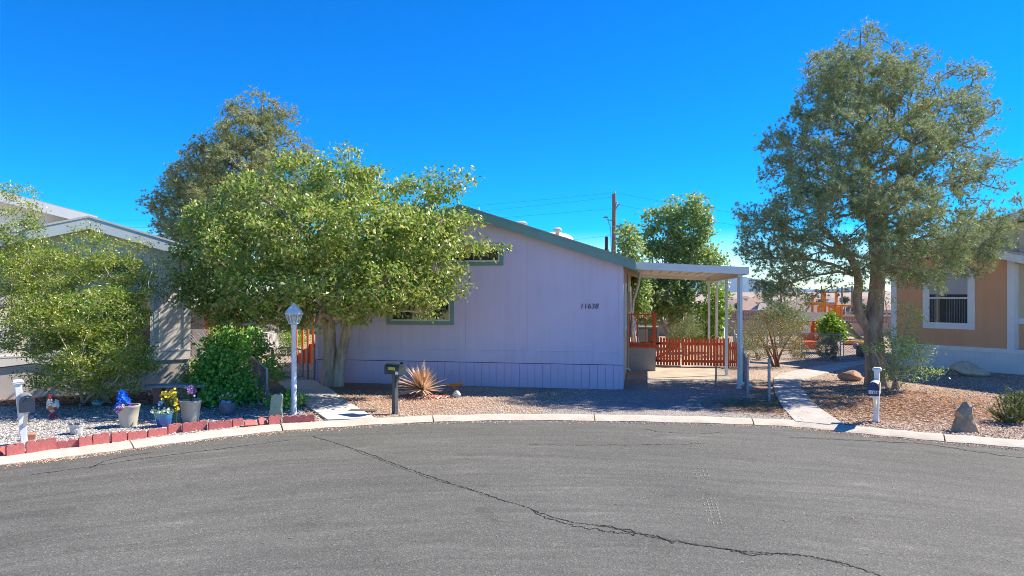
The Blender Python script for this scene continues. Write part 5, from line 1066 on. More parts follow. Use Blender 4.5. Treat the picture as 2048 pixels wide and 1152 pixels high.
def flowers(p, z0, label, petal_cols, blooms, r, stem_to=None, seed=1, leaf=None, nleaf=0, double=1, name='flower_bunch', petn=8, rim=.0):
    e = thing(name, Vector((p.x, p.y, z0)), label, 'flowers'); r_ = random.Random(seed); mb = MB(); st = MB()
    for b in blooms:
        rr = r * r_.uniform(.85, 1.15)
        for q in range(double): petals(mb, Vector(b) + Vector((0, -.004 * q, .004 * q)), rr * (1 - .22 * q), petn, (r_.uniform(-.5, .5), -.8, r_.uniform(.2, .8)), .25 + .2 * q, .62, r_.random())
        base = stem_to or (b[0] * .2, b[1] * .2, -.02); st.tube([base, ((b[0] + base[0]) / 2 * .9, (b[1] + base[1]) / 2, (b[2] + base[2]) / 2 + .01), b], .004, 5)
    st.build('stem', M('green stems', (.10, .16, .05), .6, .2, 6), e)
    if leaf:
        rng = np.random.default_rng(seed); C = np.array(blooms)[rng.integers(len(blooms), size=nleaf)] * np.array([.9, .9, .6]) + rng.normal(size=(nleaf, 3)) * .03; V, F = leaves(C, rng, .05, .5, None, 0, .3, .4); npmesh('leaves', V, F, leaf, e)
    mb.build('blossom', chipmat(name + ' petals ' + label[:10], petal_cols, .5), e); return e
r_ = random.Random(3)
blue = [(0.005, .09, .62), (.01, .16, .8), (.01, .22, .85), (.02, .3, .85)]
b_pos = [(-.13, -.02, .26), (-.09, -.05, .27), (-.05, -.05, .20), (-.11, -.06, .19), (-.15, -.03, .17), (-.02, -.06, .16), (-.07, -.08, .13), (-.15, -.05, .06), (-.11, -.08, .04), (-.17, -.06, .02), (-.03, -.02, .22), (.01, -.05, .12)]
flowers(pA_, .36, 'vivid blue artificial flowers rising from the tall beige pot', blue, b_pos, .062, seed=4, double=2)
pk = [(.55, .12, .42), (.72, .35, .62), (.8, .62, .75), (.42, .08, .35), (.75, .5, .68)]
flowers(pA_, .36, 'pink and purple blossom cluster at the rim below the blue flowers', pk, [(-.05 + r_.gauss(0, .045), -.17 + r_.gauss(0, .02), .0 + r_.gauss(0, .03)) for _ in range(26)], .028, seed=5, double=2)
flowers(pA_, .36, 'small violet flowers behind the pink cluster in the beige pot', [(.12, .06, .5), (.2, .1, .6)], [(.03 + r_.gauss(0, .02), -.03, .06 + r_.gauss(0, .02)) for _ in range(6)], .03, seed=6)
flowers(pB_, .36, 'pink and white blossom ball on a stem in the second beige pot', pk, [(.03 + r_.gauss(0, .05), -.02 + r_.gauss(0, .05), .24 + r_.gauss(0, .04)) for _ in range(34)], .03, stem_to=(.01, 0, -.02), seed=7, double=2)
wh = [(.75, .68, .52), (.8, .76, .66), (.7, .55, .25), (.62, .72, .62), (.8, .78, .7)]
flowers(pC_, .24, 'white and cream flowers spilling over the blue pot', wh, [(r_.gauss(0, .11), r_.gauss(-.05, .06), .03 + abs(r_.gauss(0, .035)) - (.0)) for _ in range(46)], .028, seed=8, leaf=m_vine, nleaf=60, double=2)
yl = [(.75, .48, .01), (.82, .62, .02), (.72, .40, .01), (.85, .7, .05)]
flowers(pC_ + Vector((.1, .05, 0)), .24, 'bright yellow artificial flower spray arching beside the blue pot', yl, [(r_.uniform(-.17, .10), r_.gauss(0, .04), .33 + r_.gauss(0, .045)) for _ in range(60)] + [(.11 + r_.gauss(0, .02), r_.gauss(0, .03), .05 + r_.uniform(-.02, .36)) for _ in range(30)], .028, stem_to=(.1, .02, -.2), seed=9)
flowers(pC_ + Vector((-.03, 0, 0)), .24, 'pale blue pinwheel flower sticking out of the blue pot', [(.25, .42, .68), (.4, .55, .75)], [(-.02, -.02, .19)], .062, seed=10, petn=6, stem_to=(-.02, 0, -.02))
flowers(pD_, .22, 'green plant with pink tips growing in the grey bowl', [(.6, .35, .35), (.62, .5, .42)], [(r_.gauss(0, .08), r_.gauss(.03, .03), .1 + r_.uniform(0, .14)) for _ in range(14)], .02, seed=11, leaf=m_bright, nleaf=130)
for k, (dx, c) in enumerate(((-.06, (.12, .33, .6)), (.04, (.28, .38, .55)))):
    o = MB().blob((0, 0, 0), (.055, .045, .04), k, .05, 14, 8).build('glass_stone', M('blue stone %s' % ['light', 'grey'][k], c, .2, .1, 4, coat=.4), None, True); o.location = pD_ + Vector((dx, -.07, .265)); tag(o, ['light blue stone at left in the grey bowl', 'grey blue stone at right in the grey bowl'][k], 'stone')
flowers(pE_, .15, 'pale variegated succulent with pink tips in the small white pot', [(.55, .62, .56), (.68, .68, .6), (.7, .42, .42)], [(r_.gauss(0, .085), r_.gauss(0, .05), .03 + r_.uniform(0, .06)) for _ in range(40)], .026, seed=12, double=2, name='succulent')
# bench
p = (G(320, 806) + G(388, 806)) / 2; be = thing('bench', p, 'concrete garden bench with grey top on red pedestals behind the flower pots', 'bench', RAD(5)); m_bt = M('grey bench slab', (.36, .36, .37), .8, .12, 5, .2, 50); m_bl = M('terracotta pedestal', (.42, .16, .11), .8, .15, 6)
MB().b2(-.66, .66, -.18, .18, .36, .42).build('seat', m_bt, be, bevel=.012)
for x in (-.38, .38):
    mb = MB(); mb.prism([(x - .10, 0), (x + .10, 0), (x + .075, .14), (x + .085, .3), (x + .11, .359), (x - .11, .359), (x - .085, .3), (x - .075, .14)], -.14, .14); mb.build('leg', m_bl, be, bevel=.01)
o = thing('lantern_house', p + Vector((.52, -.3, 0)), 'small dark arched lantern ornament beside the right bench pedestal', 'ornament'); mb = MB()
mb.prism([(-.07, 0), (.07, 0), (.07, .14)] + [(.07 * math.cos(t), .14 + .08 * math.sin(t)) for t in (.5, 1, 1.57, 2.1, 2.6)] + [(-.07, .14)], -.06, .06); mb.build('shell', M('dark blue ceramic', (.03, .04, .10), .3, .3, 8), o, bevel=.006); MB().b2(-.035, .035, -.066, -.061, .03, .13).build('opening', m_black, o)
o = MB().blob((0, 0, .06), (.115, .08, .075), 3, .03, 20, 12).build('glazed_stone', M('teal glaze', (.03, .30, .28), .2, .5, 12, coat=.5, col2=(.25, .55, .5)), None, True); o.location = G(195, 812); tag(o, 'shiny teal glazed stone lying on the mulch under the shrub', 'stone')
# rooster statue
p = G(104, 835); rs = thing('rooster_statue', p, 'colourful ceramic rooster with red base on the white gravel', 'statue', RAD(-10))
m_rw, ntr_, br_ = newmat('painted ceramic'); vt = N(ntr_, 'ShaderNodeTexVoronoi', Scale=16); tcr = N(ntr_, 'ShaderNodeTexCoord'); ntr_.links.new(tcr.outputs['Object'], vt.inputs['Vector']); sr = N(ntr_, 'ShaderNodeSeparateColor'); ntr_.links.new(vt.outputs['Color'], sr.inputs[0]); rp = ramp(ntr_, [(0, (.75, .72, .62)), (.45, (.70, .32, .03)), (.6, (.75, .5, .05)), (.75, (.65, .08, .03)), (.9, (.1, .3, .55))]); rp.color_ramp.interpolation = 'CONSTANT'; ntr_.links.new(sr.outputs[0], rp.inputs[0]); ntr_.links.new(rp.outputs[0], br_.inputs['Base Color']); br_.inputs['Roughness'].default_value = .25; br_.inputs['Coat Weight'].default_value = .4
mb = MB(); mb.tube([(.11, 0, .30), (.08, 0, .24), (.02, 0, .19), (-.03, 0, .22), (-.055, 0, .29), (-.06, 0, .35), (-.075, 0, .37)], [.02, .07, .095, .085, .055, .042, .025], 16); mb.build('body', m_rw, rs, True)
mb = MB(); mb.blob((.12, 0, .27), (.05, .025, .085), 2, .12, 14, 9); mb.blob((.09, 0, .31), (.035, .02, .06), 5, .12, 12, 8); mb.build('tail', M('tail glaze', (.7, .7, .66), .25, .2, 20, col2=(.05, .3, .5)), rs, True)
m_rr = M('red glaze', (.62, .03, .02), .25, .1, 8, coat=.4); mb = MB(); mb.prism([(-.10, .385), (-.02, .36), (-.02, .43), (-.035, .40), (-.045, .46), (-.06, .415), (-.075, .45), (-.085, .40)], -.012, .012); mb.blob((-.085, 0, .325), (.012, .01, .025), 1, 0, 8, 6); mb.build('comb', m_rr, rs, True)
mb = MB(); mb.prism([(-.125, .36), (-.09, .352), (-.09, .375)], -.01, .01); mb.build('beak', M('yellow glaze', (.7, .4, .03), .3, .1, 5), rs)
mb = MB(); mb.lathe([(.105, 0), (.10, .02), (.07, .05), (.045, .10), (.04, .14)], (.01, 0, 0), 16, .7); mb.build('base', m_rr, rs, True)
mb = MB(); mb.blob((0.04, -.085, .2), (.06, .02, .045), 4, .08, 12, 8); mb.build('wing', M('yellow orange glaze', (.7, .36, .03), .25, .3, 14, col2=(.7, .1, .03)), rs, True)

# ------------------------------------------------------------------ dried yucca, mulch ring, bird ornament, rocks
p = G(845, 792); yu = thing('dried_yucca', p, 'dried straw coloured yucca rosette in front of the lavender wall', 'plant'); rng = np.random.default_rng(8)
m_dry = leafmat('dried leaves', [(0.05, (.55, .29, .14)), (.4, (.68, .45, .27)), (.75, (.76, .61, .45)), (.98, (.8, .73, .62))], .6, .15, .3, .1, 3)
Vs = []; Fs = []
for k in range(170):
    el = rng.uniform(-.12, 1.2) if k < 140 else rng.uniform(1.0, 1.45); az = rng.uniform(0, 2 * math.pi); L = rng.uniform(.58, .88) * (1 - .3 * abs(el - .45)); wd = rng.uniform(.02, .034)
    d = np.array([math.cos(az) * math.cos(el), math.sin(az) * math.cos(el), math.sin(el)]); s_ = np.array([-math.sin(az), math.cos(az), 0]); nn = np.cross(d, s_) * -1
    base = np.array([0, 0, .13]) + d * .05; pts = []
    for t in (0, .3, .65, 1):
        c = base + d * L * t - np.array([0, 0, .10 * L * t * t]); w_ = wd * (1.0 - t ** 1.6) + .002
        pts += [c - s_ * w_, c - nn * w_ * .55, c + s_ * w_]
    o_ = len(Vs); Vs += pts
    for i in range(3):
        a = o_ + i * 3; Fs += [(a, a + 1, a + 4, a + 3), (a + 1, a + 2, a + 5, a + 4)]
npmesh('leaves', np.array(Vs), np.array(Fs), m_dry, yu)
mb = MB(); mb.tube([(0, 0, 0), (0, 0, .3), (.015, 0, .55), (.02, 0, .70)], [.10, .07, .05, .038], 10); mb.build('stalk', M('dry stalk', (.5, .33, .19), .85, .3, 12, .5, 30), yu, True)
Cc = np.array([[.02, 0, .66]]) + rng.normal(size=(60, 3)) * np.array([.02, .02, .05]); V, F = needles(Cc, np.tile([[0.05, 0, 1.0]], (60, 1)), rng, 3, .09, .008, .3); npmesh('fibres', V, F, leafmat('pale fibres', [(0, (.6, .5, .38)), (1, (.75, .68, .58))], .7, .1), yu)
def chips(name, cen, rx, ry, n, size, mat, seed, label=None, z=.0, cat=None, test=None, flat=.5, elong=1.4):
    """small angular stones or wood chips as one mass"""
    rng = np.random.default_rng(seed); pts = []
    if callable(cen): P = cen(rng, n)
    else:
        r = np.sqrt(rng.random(n)); t = rng.random(n) * 2 * np.pi; P = np.stack([cen[0] + rx * r * np.cos(t), cen[1] + ry * r * np.sin(t), np.full(n, cen[2] if len(cen) > 2 else 0.0)], 1)
    n = len(P); s_ = size * rng.uniform(.55, 1.35, n); O = np.array([[1, 0, 0], [0, 1, 0], [-1, 0, 0], [0, -1, 0], [0, 0, 1], [0, 0, -1]], float)[None] * np.array([elong, 1, flat]) + rng.normal(size=(n, 6, 3)) * .16
    a = rng.random(n) * 2 * np.pi; ca, sa = np.cos(a)[:, None], np.sin(a)[:, None]; X = O[:, :, 0] * ca - O[:, :, 1] * sa; Y_ = O[:, :, 0] * sa + O[:, :, 1] * ca
    tl = rng.normal(size=(n, 1)) * .3; Z_ = O[:, :, 2] + X * tl
    V = np.stack([X, Y_, Z_], 2) * (s_ / 2)[:, None, None] + P[:, None, :] + np.array([0, 0, 1]) * (s_ * flat * .3)[:, None, None]
    F0 = np.array([[0, 1, 4], [1, 2, 4], [2, 3, 4], [3, 0, 4], [1, 0, 5], [2, 1, 5], [3, 2, 5], [0, 3, 5]]); F = (F0[None] + 6 * np.arange(n)[:, None, None]).reshape(-1, 3)
    o = npmesh(name, V.reshape(-1, 3), F, mat); tag(o, label, cat, None, 'stuff'); return o
chips('red_mulch', (p.x + .1, p.y - .1, .0), .62, .34, 420, .07, chipmat('red mulch', [(.5, .08, .03), (.35, .06, .03), (.6, .5, .42), (.6, .14, .05), (.65, .58, .52)]), 3, 'red and white mulch chips ringing the dried yucca', cat='mulch', flat=.35, elong=1.7)
p = G(908, 786); bi = thing('bird_ornament', p + Vector((0, 0, 0)), 'orange metal bird ornament with raised tail beside the white rock', 'ornament', RAD(-8)); m_rust = M('orange rust', (.58, .19, .03), .7, .2, 10, .2, 40)
mb = MB(); mb.tube([(-.22, 0, .21), (-.19, 0, .205), (-.10, 0, .19), (0, 0, .18), (.10, 0, .19), (.17, 0, .21), (.24, 0, .22)], [.008, .018, .035, .042, .032, .018, .006], 10); mb.build('body', m_rust, bi, True)
MB().prism([(.10, .19), (.19, .20), (.22, .22), (.17, .30), (.135, .31), (.12, .25)], -.01, .01).build('tail', m_rust, bi, bevel=.003)
mb = MB(); mb.prism([(-.06, 0.165), (.05, .16), (.08, .11), (.02, .105)], -.03, -.018); mb.prism([(-.06, 0.165), (.05, .16), (.08, .11), (.02, .105)], .018, .03); mb.build('wing', m_rust, bi)
mb = MB(); mb.tube([(0, 0, -.02), (0, 0, .15)], .008, 6); mb.build('stake', m_rust, bi)
def rock(px, py, r, label, seed, col, amp=.2, name='boulder', zf=.7, tf=None, rz=0):
    p = G(px, py); mb = MB(); mb.blob((0, 0, r[2] * zf), r, seed, amp, 40, 26, 1.6)
    rr_ = random.Random(seed * 7 + 1); pl = []
    for _ in range(13):
        n_v = Vector((rr_.gauss(0, 1), rr_.gauss(0, 1), rr_.gauss(.2, .8))).normalized(); pl.append((n_v, rr_.uniform(.58, .9)))
    q = []
    for v in mb.v:
        u_ = Vector((v[0] / r[0], v[1] / r[1], (v[2] - r[2] * zf) / r[2]))
        for n_v, dd in pl:
            s_ = u_.dot(n_v) - dd
            if s_ > 0: u_ = u_ - n_v * s_ * .92
        q.append((u_.x * r[0] * 1.12, u_.y * r[1] * 1.12, u_.z * r[2] * 1.12 + r[2] * zf))
    mb.v = q
    if tf: mb.v = [tf(*v) for v in mb.v]
    o = mb.build(name, M(label[:14] + ' stone', col, .9, .28, 5, .8, 14), None, 'full'); o.location = p; o.rotation_euler = (0, 0, rz); return tag(o, label, 'rock')
rock(913, 794, (.10, .08, .09), 'small white rock next to the orange bird ornament', 4, (.55, .52, .48), .15, 'rock')
def standing_rock():
    P = [(1906, 863), (1913, 846), (1920, 833), (1918, 825), (1929, 813), (1937, 804), (1942, 805), (1945, 814), (1943, 825), (1948, 838), (1958, 864)]; Yr = G(1930, 863).y; o_ = G(1930, 863)
    pts = [(W(x, y, Yr).x - o_.x, W(x, y, Yr).z) for x, y in P]; cx = sum(p[0] for p in pts) / len(pts); r_ = random.Random(2); mb = MB(); n = len(pts); vs = []
    for yy, sc_, top in ((-.15, .55, .62), (-.11, .80, .86), (-.03, 1.0, 1.0), (.07, .98, .97), (.15, .75, .8)):
        for x, z in pts: vs.append((cx + (x - cx) * sc_ + r_.uniform(-.008, .008), yy - .12 * max(0, z) * -1 + r_.uniform(-.01, .01), (z if z < .05 else z * top) + r_.uniform(-.006, .006)))
    fs = [(k * n + i, k * n + (i + 1) % n, (k + 1) * n + (i + 1) % n, (k + 1) * n + i) for k in range(4) for i in range(n)] + [tuple(range(n)), tuple(range(5 * n - 1, 4 * n - 1, -1))]
    mb.add(vs, fs); o = mb.build('boulder', M('tan standing stone', (.40, .28, .18), .9, .3, 6, .9, 16), None, bevel=.012); o.location = o_
    tag(o, 'upright wedge shaped tan boulder near the right curb', 'rock')
standing_rock()
rock(1703, 761, (.30, .22, .17), 'low reddish boulder between the right walk and pine', 8, (.36, .22, .15), .18)
def slope(x, y, z): return (x, y, z * (1.15 if x < -.1 else (1.15 - (x + .1) * .8)))
rock(1938, 752, (.53, .28, .22), 'long flat tan boulder against the white skirting', 9, (.60, .44, .30), .13, tf=slope)
# dark meter cover in the left walk, red string on the gravel
o = MB().b2(-.29, .29, -.10, .10, 0, .008).build('meter_cover', M('dark cover plate', (.10, .11, .12), .7, .2, 20), None); a, b_ = G(700, 823), G(742, 826); o.location = (a + b_) / 2 + Vector((.04, .08, .027)); o.rotation_euler = (0, 0, RAD(-6)); tag(o, 'dark flat meter cover set in the left walk', 'cover')
mb = MB(); pts = smooth(catmull([G(748, 829.5, .012), G(765, 829, .012), G(787, 828.5, .012)], 6), 1); mb.tube(pts, .007, 5); tag(mb.build('garden_hose', M('dark red hose', (.3, .03, .02), .6), None), 'thin dark red line on gravel between walk and green mailbox', 'cord')

# ------------------------------------------------------------------ loose stones and litter
n_ = len(bl)
def along(d0, d1, i0, i1, z):
    def f(rng, n):
        k = rng.integers(i0, i1, n); d = d0 + (d1 - d0) * np.abs(rng.normal(size=n)) * .6; B = np.array([tuple(x) for x in bl]); T = np.roll(B, -1, 0) - B; T /= np.linalg.norm(T, axis=1)[:, None] + 1e-9
        P = B[k] + np.stack([T[k, 1], -T[k, 0], 0 * d], 1) * d[:, None] + rng.normal(size=(n, 3)) * np.array([.03, .03, 0]); P[:, 2] = z; return P
    return f
i0 = min(range(n_), key=lambda i: (bl[i] - Vector((-9, 9.3, 0))).length); i1 = min(range(n_), key=lambda i: (bl[i] - Vector((9.6, 11, 0))).length)
lit = [(.42, .26, .15), (.5, .36, .24), (.3, .16, .09), (.55, .45, .36), (.25, .18, .12), (.48, .3, .16)]
chips('gutter_litter', along(CW + .0, CW + .17, i0, i1, ZR), 0, 0, 5200, .021, chipmat('gutter litter', lit), 5, 'brown gravel and leaf litter along the curb gutter', cat='litter')
def yardpts(px0, px1, py0, py1, bad):
    def f(rng, n):
        out = []
        while len(out) < n:
            x, y = rng.uniform(px0, px1), py0 + (py1 - py0) * rng.random() ** .8; g_ = G(x, y)
            if not bad(x, y): out.append((g_.x, g_.y, .004))
        return np.array(out)
    return f
cy = lambda x: float(np.interp(x, [q[0] for q in back], [q[1] for q in back]))
def inpoly(x, y, P):
    c = False
    for i in range(len(P)):
        (x0, y0), (x1, y1) = P[i - 1], P[i]
        if (y0 > y) != (y1 > y) and x < (x1 - x0) * (y - y0) / (y1 - y0) + x0: c = not c
    return c
walkL = Lw + Rw[::-1]; walkR = Lw2 + Rw2[::-1]
bad = lambda x, y: y > cy(x) - .6 or inpoly(x, y, walkL) or inpoly(x, y, walkR)
chips('loose_gravel', yardpts(-20, 640, 800, 914, lambda x, y: bad(x, y) or y < 800 + max(0, (x - 100)) * .0), 0, 0, 9000, .028, chipmat('white stones', whites), 6, 'loose white and grey gravel stones in the left bed', cat='gravel')
chips('loose_gravel', yardpts(650, 1590, 780, 840, lambda x, y: bad(x, y) or (x < 1250 and y < 779) or x > 1110 + (822 - y) * 1.8), 0, 0, 9000, .025, chipmat('tan stones', [tuple(x * .55 + y * .45 for x, y in zip(c_, (.52, .42, .34))) for c_ in pinks]), 7, 'loose tan gravel stones in front of the lavender home', cat='gravel')
chips('loose_gravel', yardpts(1560, 2060, 740, 884, bad), 0, 0, 10000, .033, chipmat('pink stones', [(.60, .48, .39), (.5, .36, .27), (.64, .54, .46), (.45, .31, .22), (.56, .40, .28), (.52, .44, .38)]), 8, 'loose pink gravel stones in the right yard', cat='gravel')
chips('leaf_litter', yardpts(-20, 330, 775, 812, bad), 0, 0, 2600, .055, chipmat('dead leaves', [(.22, .10, .045), (.3, .16, .08), (.14, .07, .04), (.36, .24, .14), (.27, .12, .06)]), 9, 'dead brown leaves under the large left shrub', cat='litter', flat=.25)
rng = np.random.default_rng(4)
def nd(rx0, ry0, rx, ry, n, seed, lab):
    rng = np.random.default_rng(seed); c = G(rx0, ry0); C = np.stack([c.x + rng.normal(size=n) * rx, c.y + rng.normal(size=n) * ry, np.full(n, .016)], 1)
    B = np.array([tuple(q) for q in bl]); C = C[C[:, 1] > np.interp(C[:, 0], B[i0 - 20:i1 + 20, 0], B[i0 - 20:i1 + 20, 1]) + .02]
    D = rng.normal(size=C.shape); D[:, 2] *= .06; V, F = needles(C, unit(D), rng, 1, .11, .009, .0); o = npmesh('needle_litter', V, F, chipmat('needle litter', [(.42, .22, .09), (.33, .16, .06), (.5, .3, .14)])); tag(o, lab, 'litter', None, 'stuff')
nd(1760, 815, 1.5, 1.3, 9000, 1, 'orange brown pine needles shed under the big pine'); nd(1520, 815, .5, .5, 2500, 2, 'dry brown needles piled around the driveway fence end')
# ------------------------------------------------------------------ utility pole and wires
Yu = 45.0; up = W(1228, 640, Yu); pole = thing('utility_pole', (up.x, Yu, 0), 'weathered wooden utility pole with wires behind the lavender home', 'utility pole'); zt_ = CAMZ + (HOR - 388) / FPX * Yu
m_pole = M('weathered pole wood', (.26, .19, .145), .9, .3, 6, .5, 20, stretch=(1, 1, .2)); mb = MB(); mb.tube([(0, 0, -.2), (0, 0, zt_ * .5), (0, 0, zt_)], [.17, .15, .125], 12); mb.build('pole', m_pole, pole, True)
mb = MB()
for (dx, dz, h) in ((-.12, -.25, .25), (.03, 0, .2), (.2, -.7, .0)): mb.lathe([(.03, zt_ + dz), (.06, zt_ + dz + .06), (.03, zt_ + dz + .1), (.06, zt_ + dz + .15), (.02, zt_ + dz + .2)], (dx, -.05, 0), 8)
mb.tube([(.1, 0, zt_ - 1.0), (.3, 0, zt_ - .7), (.42, 0, zt_ - .68)], .04, 6); mb.build('insulator', m_galv, pole)
mb = MB(); mb.tube([(-.1, 0, zt_ - 1.75), (-.35, 0, zt_ - 1.72), (-.45, 0, zt_ - 1.65)], .035, 6); mb.blob((-.55, 0, zt_ - 1.55), (.17, .1, .07), 1, 0, 10, 6); mb.tube([(-.42, -.02, zt_ - 1.7), (-.22, -.05, zt_ - 2.3), (-.18, -.1, zt_ - 4.5)], .03, 5); mb.build('street_light', m_galv, pole, True)
def wire(a, b, sag, lab, r=.007):
    mb = MB(); P = [a.lerp(b, t) - Vector((0, 0, sag * 4 * t * (1 - t))) for t in np.linspace(0, 1, 25)]; mb.tube(P, r, 4, False); o = mb.build('power_line', m_black, None); tag(o, lab, 'wire', 'overhead wires on the utility pole')
tp = Vector((up.x, Yu, zt_))
wire(tp + Vector((0, 0, .1)), W(-60, 436, Yu), .75, 'topmost overhead wire running left from the utility pole'); wire(tp + Vector((-.1, 0, -.2)), W(-60, 450, Yu), .85, 'second overhead wire running left from the utility pole'); wire(tp + Vector((0, 0, -.95)), W(-60, 475, Yu + 2), .5, 'third overhead wire running left below the others')
wire(tp + Vector((0, 0, .1)), W(2150, 440, 50), 1.2, 'upper overhead wire running right from the utility pole toward the pine'); wire(tp + Vector((.3, 0, -.7)), W(2150, 470, 50), 1.2, 'lower overhead wire running right from the utility pole toward the pine'); wire(tp + Vector((-.1, 0, -2.7)), W(700, 490, 40), .4, 'low service wire reaching from the pole toward the home roof')
# ------------------------------------------------------------------ back yard: block wall, playset, toys
m_blk = M('tan block', (.42, .31, .235), .9, .14, 3, .3, 40); m_cap = M('pale wall cap', (.55, .47, .38), .9, .1, 3)
def blockwall(x0, x1, Y, h, label, breeze=True, band=(.62, .90)):
    e = thing('block_wall', (x0, Y, 0), label, 'wall'); L = x1 - x0; mb = MB(); zb = h * band[0]; zc = h * band[1]
    mb.b2(0, L, 0, .2, -.6, zb); mb.b2(0, L, 0, .2, zc, h - .06)
    n = int(L / .3) ; d = L / n
    for k in range(n + 1): mb.b2(max(0, k * d - .035), min(L, k * d + .035), .01, .19, zb + .001, zc - .001)
    zm = (zb + zc) / 2
    for k in range(n):
        a = k * d + .036; q = d - .072; mb.b2(a, a + q, .02, .18, zm - .03, zm + .03)
        mb.b2(a + q / 2 - .025, a + q / 2 + .025, .02, .18, zb + .002, zm - .031); mb.b2(a + q / 2 - .025, a + q / 2 + .025, .02, .18, zm + .031, zc - .002)
    mb.build('masonry', m_blk, e); MB().b2(-.01, L + .01, -.03, .23, h - .058, h).build('coping', m_cap, e); return e
XW = W(1612, 600, 40).x
blockwall(W(1160, 600, 40).x, XW, 40, 1.52, 'tall tan block wall with pierced band behind the carport')
blockwall(XW + .02, W(2000, 600, 40).x, 40, 1.22, 'lower tan block wall with pierced band behind the play tower')
blockwall(W(300, 600, 42).x, W(760, 600, 42).x, 42, 1.5, 'tan block wall far behind the left garden gate')
m_play = M('orange play wood', (.80, .30, .04), .6, .14, 4); m_prd = M('red play wood', (.70, .11, .03), .6, .12, 4); m_slide = M('green slide plastic', (.05, .13, .09), .35, .1, 3)
def wz(px, py, Y): q = W(px, py, Y); return q.x, q.z
Yt = 36.5; ox = W(1660, 600, Yt).x; pt = thing('play_tower', (ox, Yt, 0), 'orange wooden play tower behind the red playhouse', 'play tower'); fx = lambda px: W(px, 600, Yt).x - ox; fz = lambda py: W(1660, py, Yt).z
mb = MB()
for px in (1646, 1672):
    for y in (0, 1.3): mb.b2(fx(px) - .05, fx(px) + .05, y - .05, y + .05, 0, fz(585))
for px in (1637, 1683): mb.b2(fx(px) - .05, fx(px) + .05, -.05, .05, 0, fz(612))
mb.b2(fx(1645), fx(1673), -.05, .05, fz(586), fz(583.6)); mb.build('post', m_play, pt)
mb = MB(); mb.b2(fx(1613), fx(1647), -.5, .2, fz(610), fz(604)); mb.b2(fx(1645), fx(1670), -.1, .02, fz(613), fz(609)); mb.b2(fx(1668), fx(1699), -.3, .3, fz(613), fz(609)); mb.build('beam', m_play, pt)
mb = MB(); n = 7
for k in range(n):
    a = fx(1656) + (fx(1684) - fx(1656)) * k / n; mb.b2(a + .015, a + (fx(1684) - fx(1656)) / n - .015, -.03, .0, fz(645), fz(614))
for k in range(6): a = -.0 + 1.3 * k / 6; mb.b2(fx(1684), fx(1684) + .03, a + .02, a + .19, fz(645), fz(614))
mb.build('side_panel', m_play, pt); MB().b2(fx(1637), fx(1684), -.02, 1.3, fz(650), fz(646)).build('deck', m_play, pt)
sl_ = thing('slide', (W(1685, 690, 35.5).x, 35.5, 0), 'green wavy slide running down from the play tower', 'slide'); sx0 = W(1685, 600, 35.5).x
path = [(1678, 645), (1690, 647), (1697, 655), (1704, 667), (1712, 675), (1722, 683), (1732, 690), (1742, 692)]; mb = MB(); vs = []
for (x, y) in path:
    q = W(x, y, 35.5); 
    for (yy, zz) in ((-.25, .14), (-.23, .15), (-.21, .02), (.21, .02), (.23, .15), (.25, .14), (.2, -.02), (-.2, -.02)): vs.append((q.x - sx0, yy, max(.03, q.z) + zz))
mb.add(vs, [(i * 8 + k, i * 8 + (k + 1) % 8, (i + 1) * 8 + (k + 1) % 8, (i + 1) * 8 + k) for i in range(len(path) - 1) for k in range(8)]); mb.build('chute', m_slide, sl_, True)
Yh = 33.0; hx = W(1630, 600, Yh).x; ph = thing('playhouse', (hx, Yh, 0), 'small red wooden playhouse with grey plank roof', 'playhouse', RAD(-18)); mb = MB(); hw = .72; hd = .55
mb.prism([(-hw, 0), (hw, 0), (hw, 1.16), (-hw, 1.16)], 0, .03); mb.b2(-hw, -hw + .03, .03, 1.1, 0, 1.16); mb.prism([(0, 0), (1.1, 0), (1.1, 1.16), (.55, 1.5), (0, 1.16)], hw - .03, hw, tf=lambda v: Vector((v.y, v.x + .03, v.z))); mb.b2(-hw, hw, 1.1, 1.13, 0, 1.16); mb.build('wall', m_prd, ph)
mb = MB(); sl2 = math.atan2(.36, .62)
for k in range(6):
    for sg in (0, 1):
        t = (k + .5) / 6; y = -.09 + .66 * t; z = 1.12 + .40 * t; y2 = y if sg == 0 else 1.16 - y; mb.box((0, y2, z + .02), (2 * hw + .25, .125, .022), R=Matrix.Rotation(sl2 if sg == 0 else -sl2, 3, 'X'))
mb.build('roof', M('grey planks', (.15, .14, .13), .85, .15, 5), ph)
mb = MB(); mb.prism([(.46, 1.44), (.62, 1.44), (.62 + .66, 1.0), (1.1 + .08, 1.0), (.54, 1.38), (-.08, 1.0), (-.18, 1.0)], hw + .002, hw + .05, tf=lambda v: Vector((v.y, v.x + .0, v.z))); mb.build('bargeboard', M('pale play trim', (.6, .4, .28)), ph)
mb = MB(); mb.b2(.05, .5, -.025, -.002, .05, 1.05); d_ = mb.build('door', M('dark red door', (.35, .03, .02), .5), ph); mb = MB(); mb.b2(.14, .42, -.032, -.026, .55, .95); mb.build('window', m_white, d_)
mb = MB()
for x in (-hw, -.02, .54, hw - .06): mb.b2(x, x + .07, -.04, -.003, 0, 1.15)
mb.build('post', m_play, ph)
mb = MB(); mb.b2(-.55, -.2, -.02, -.002, .5, .95); mb.build('window', m_white, ph)
o = MB().b2(-.45, .45, -.3, .3, .0, .35).build('sand_table', m_prd, None, bevel=.02); o.location = (W(1610, 690, 30.5).x, 30.5, 0); tag(o, 'low red wooden box in front of the playhouse', 'box')
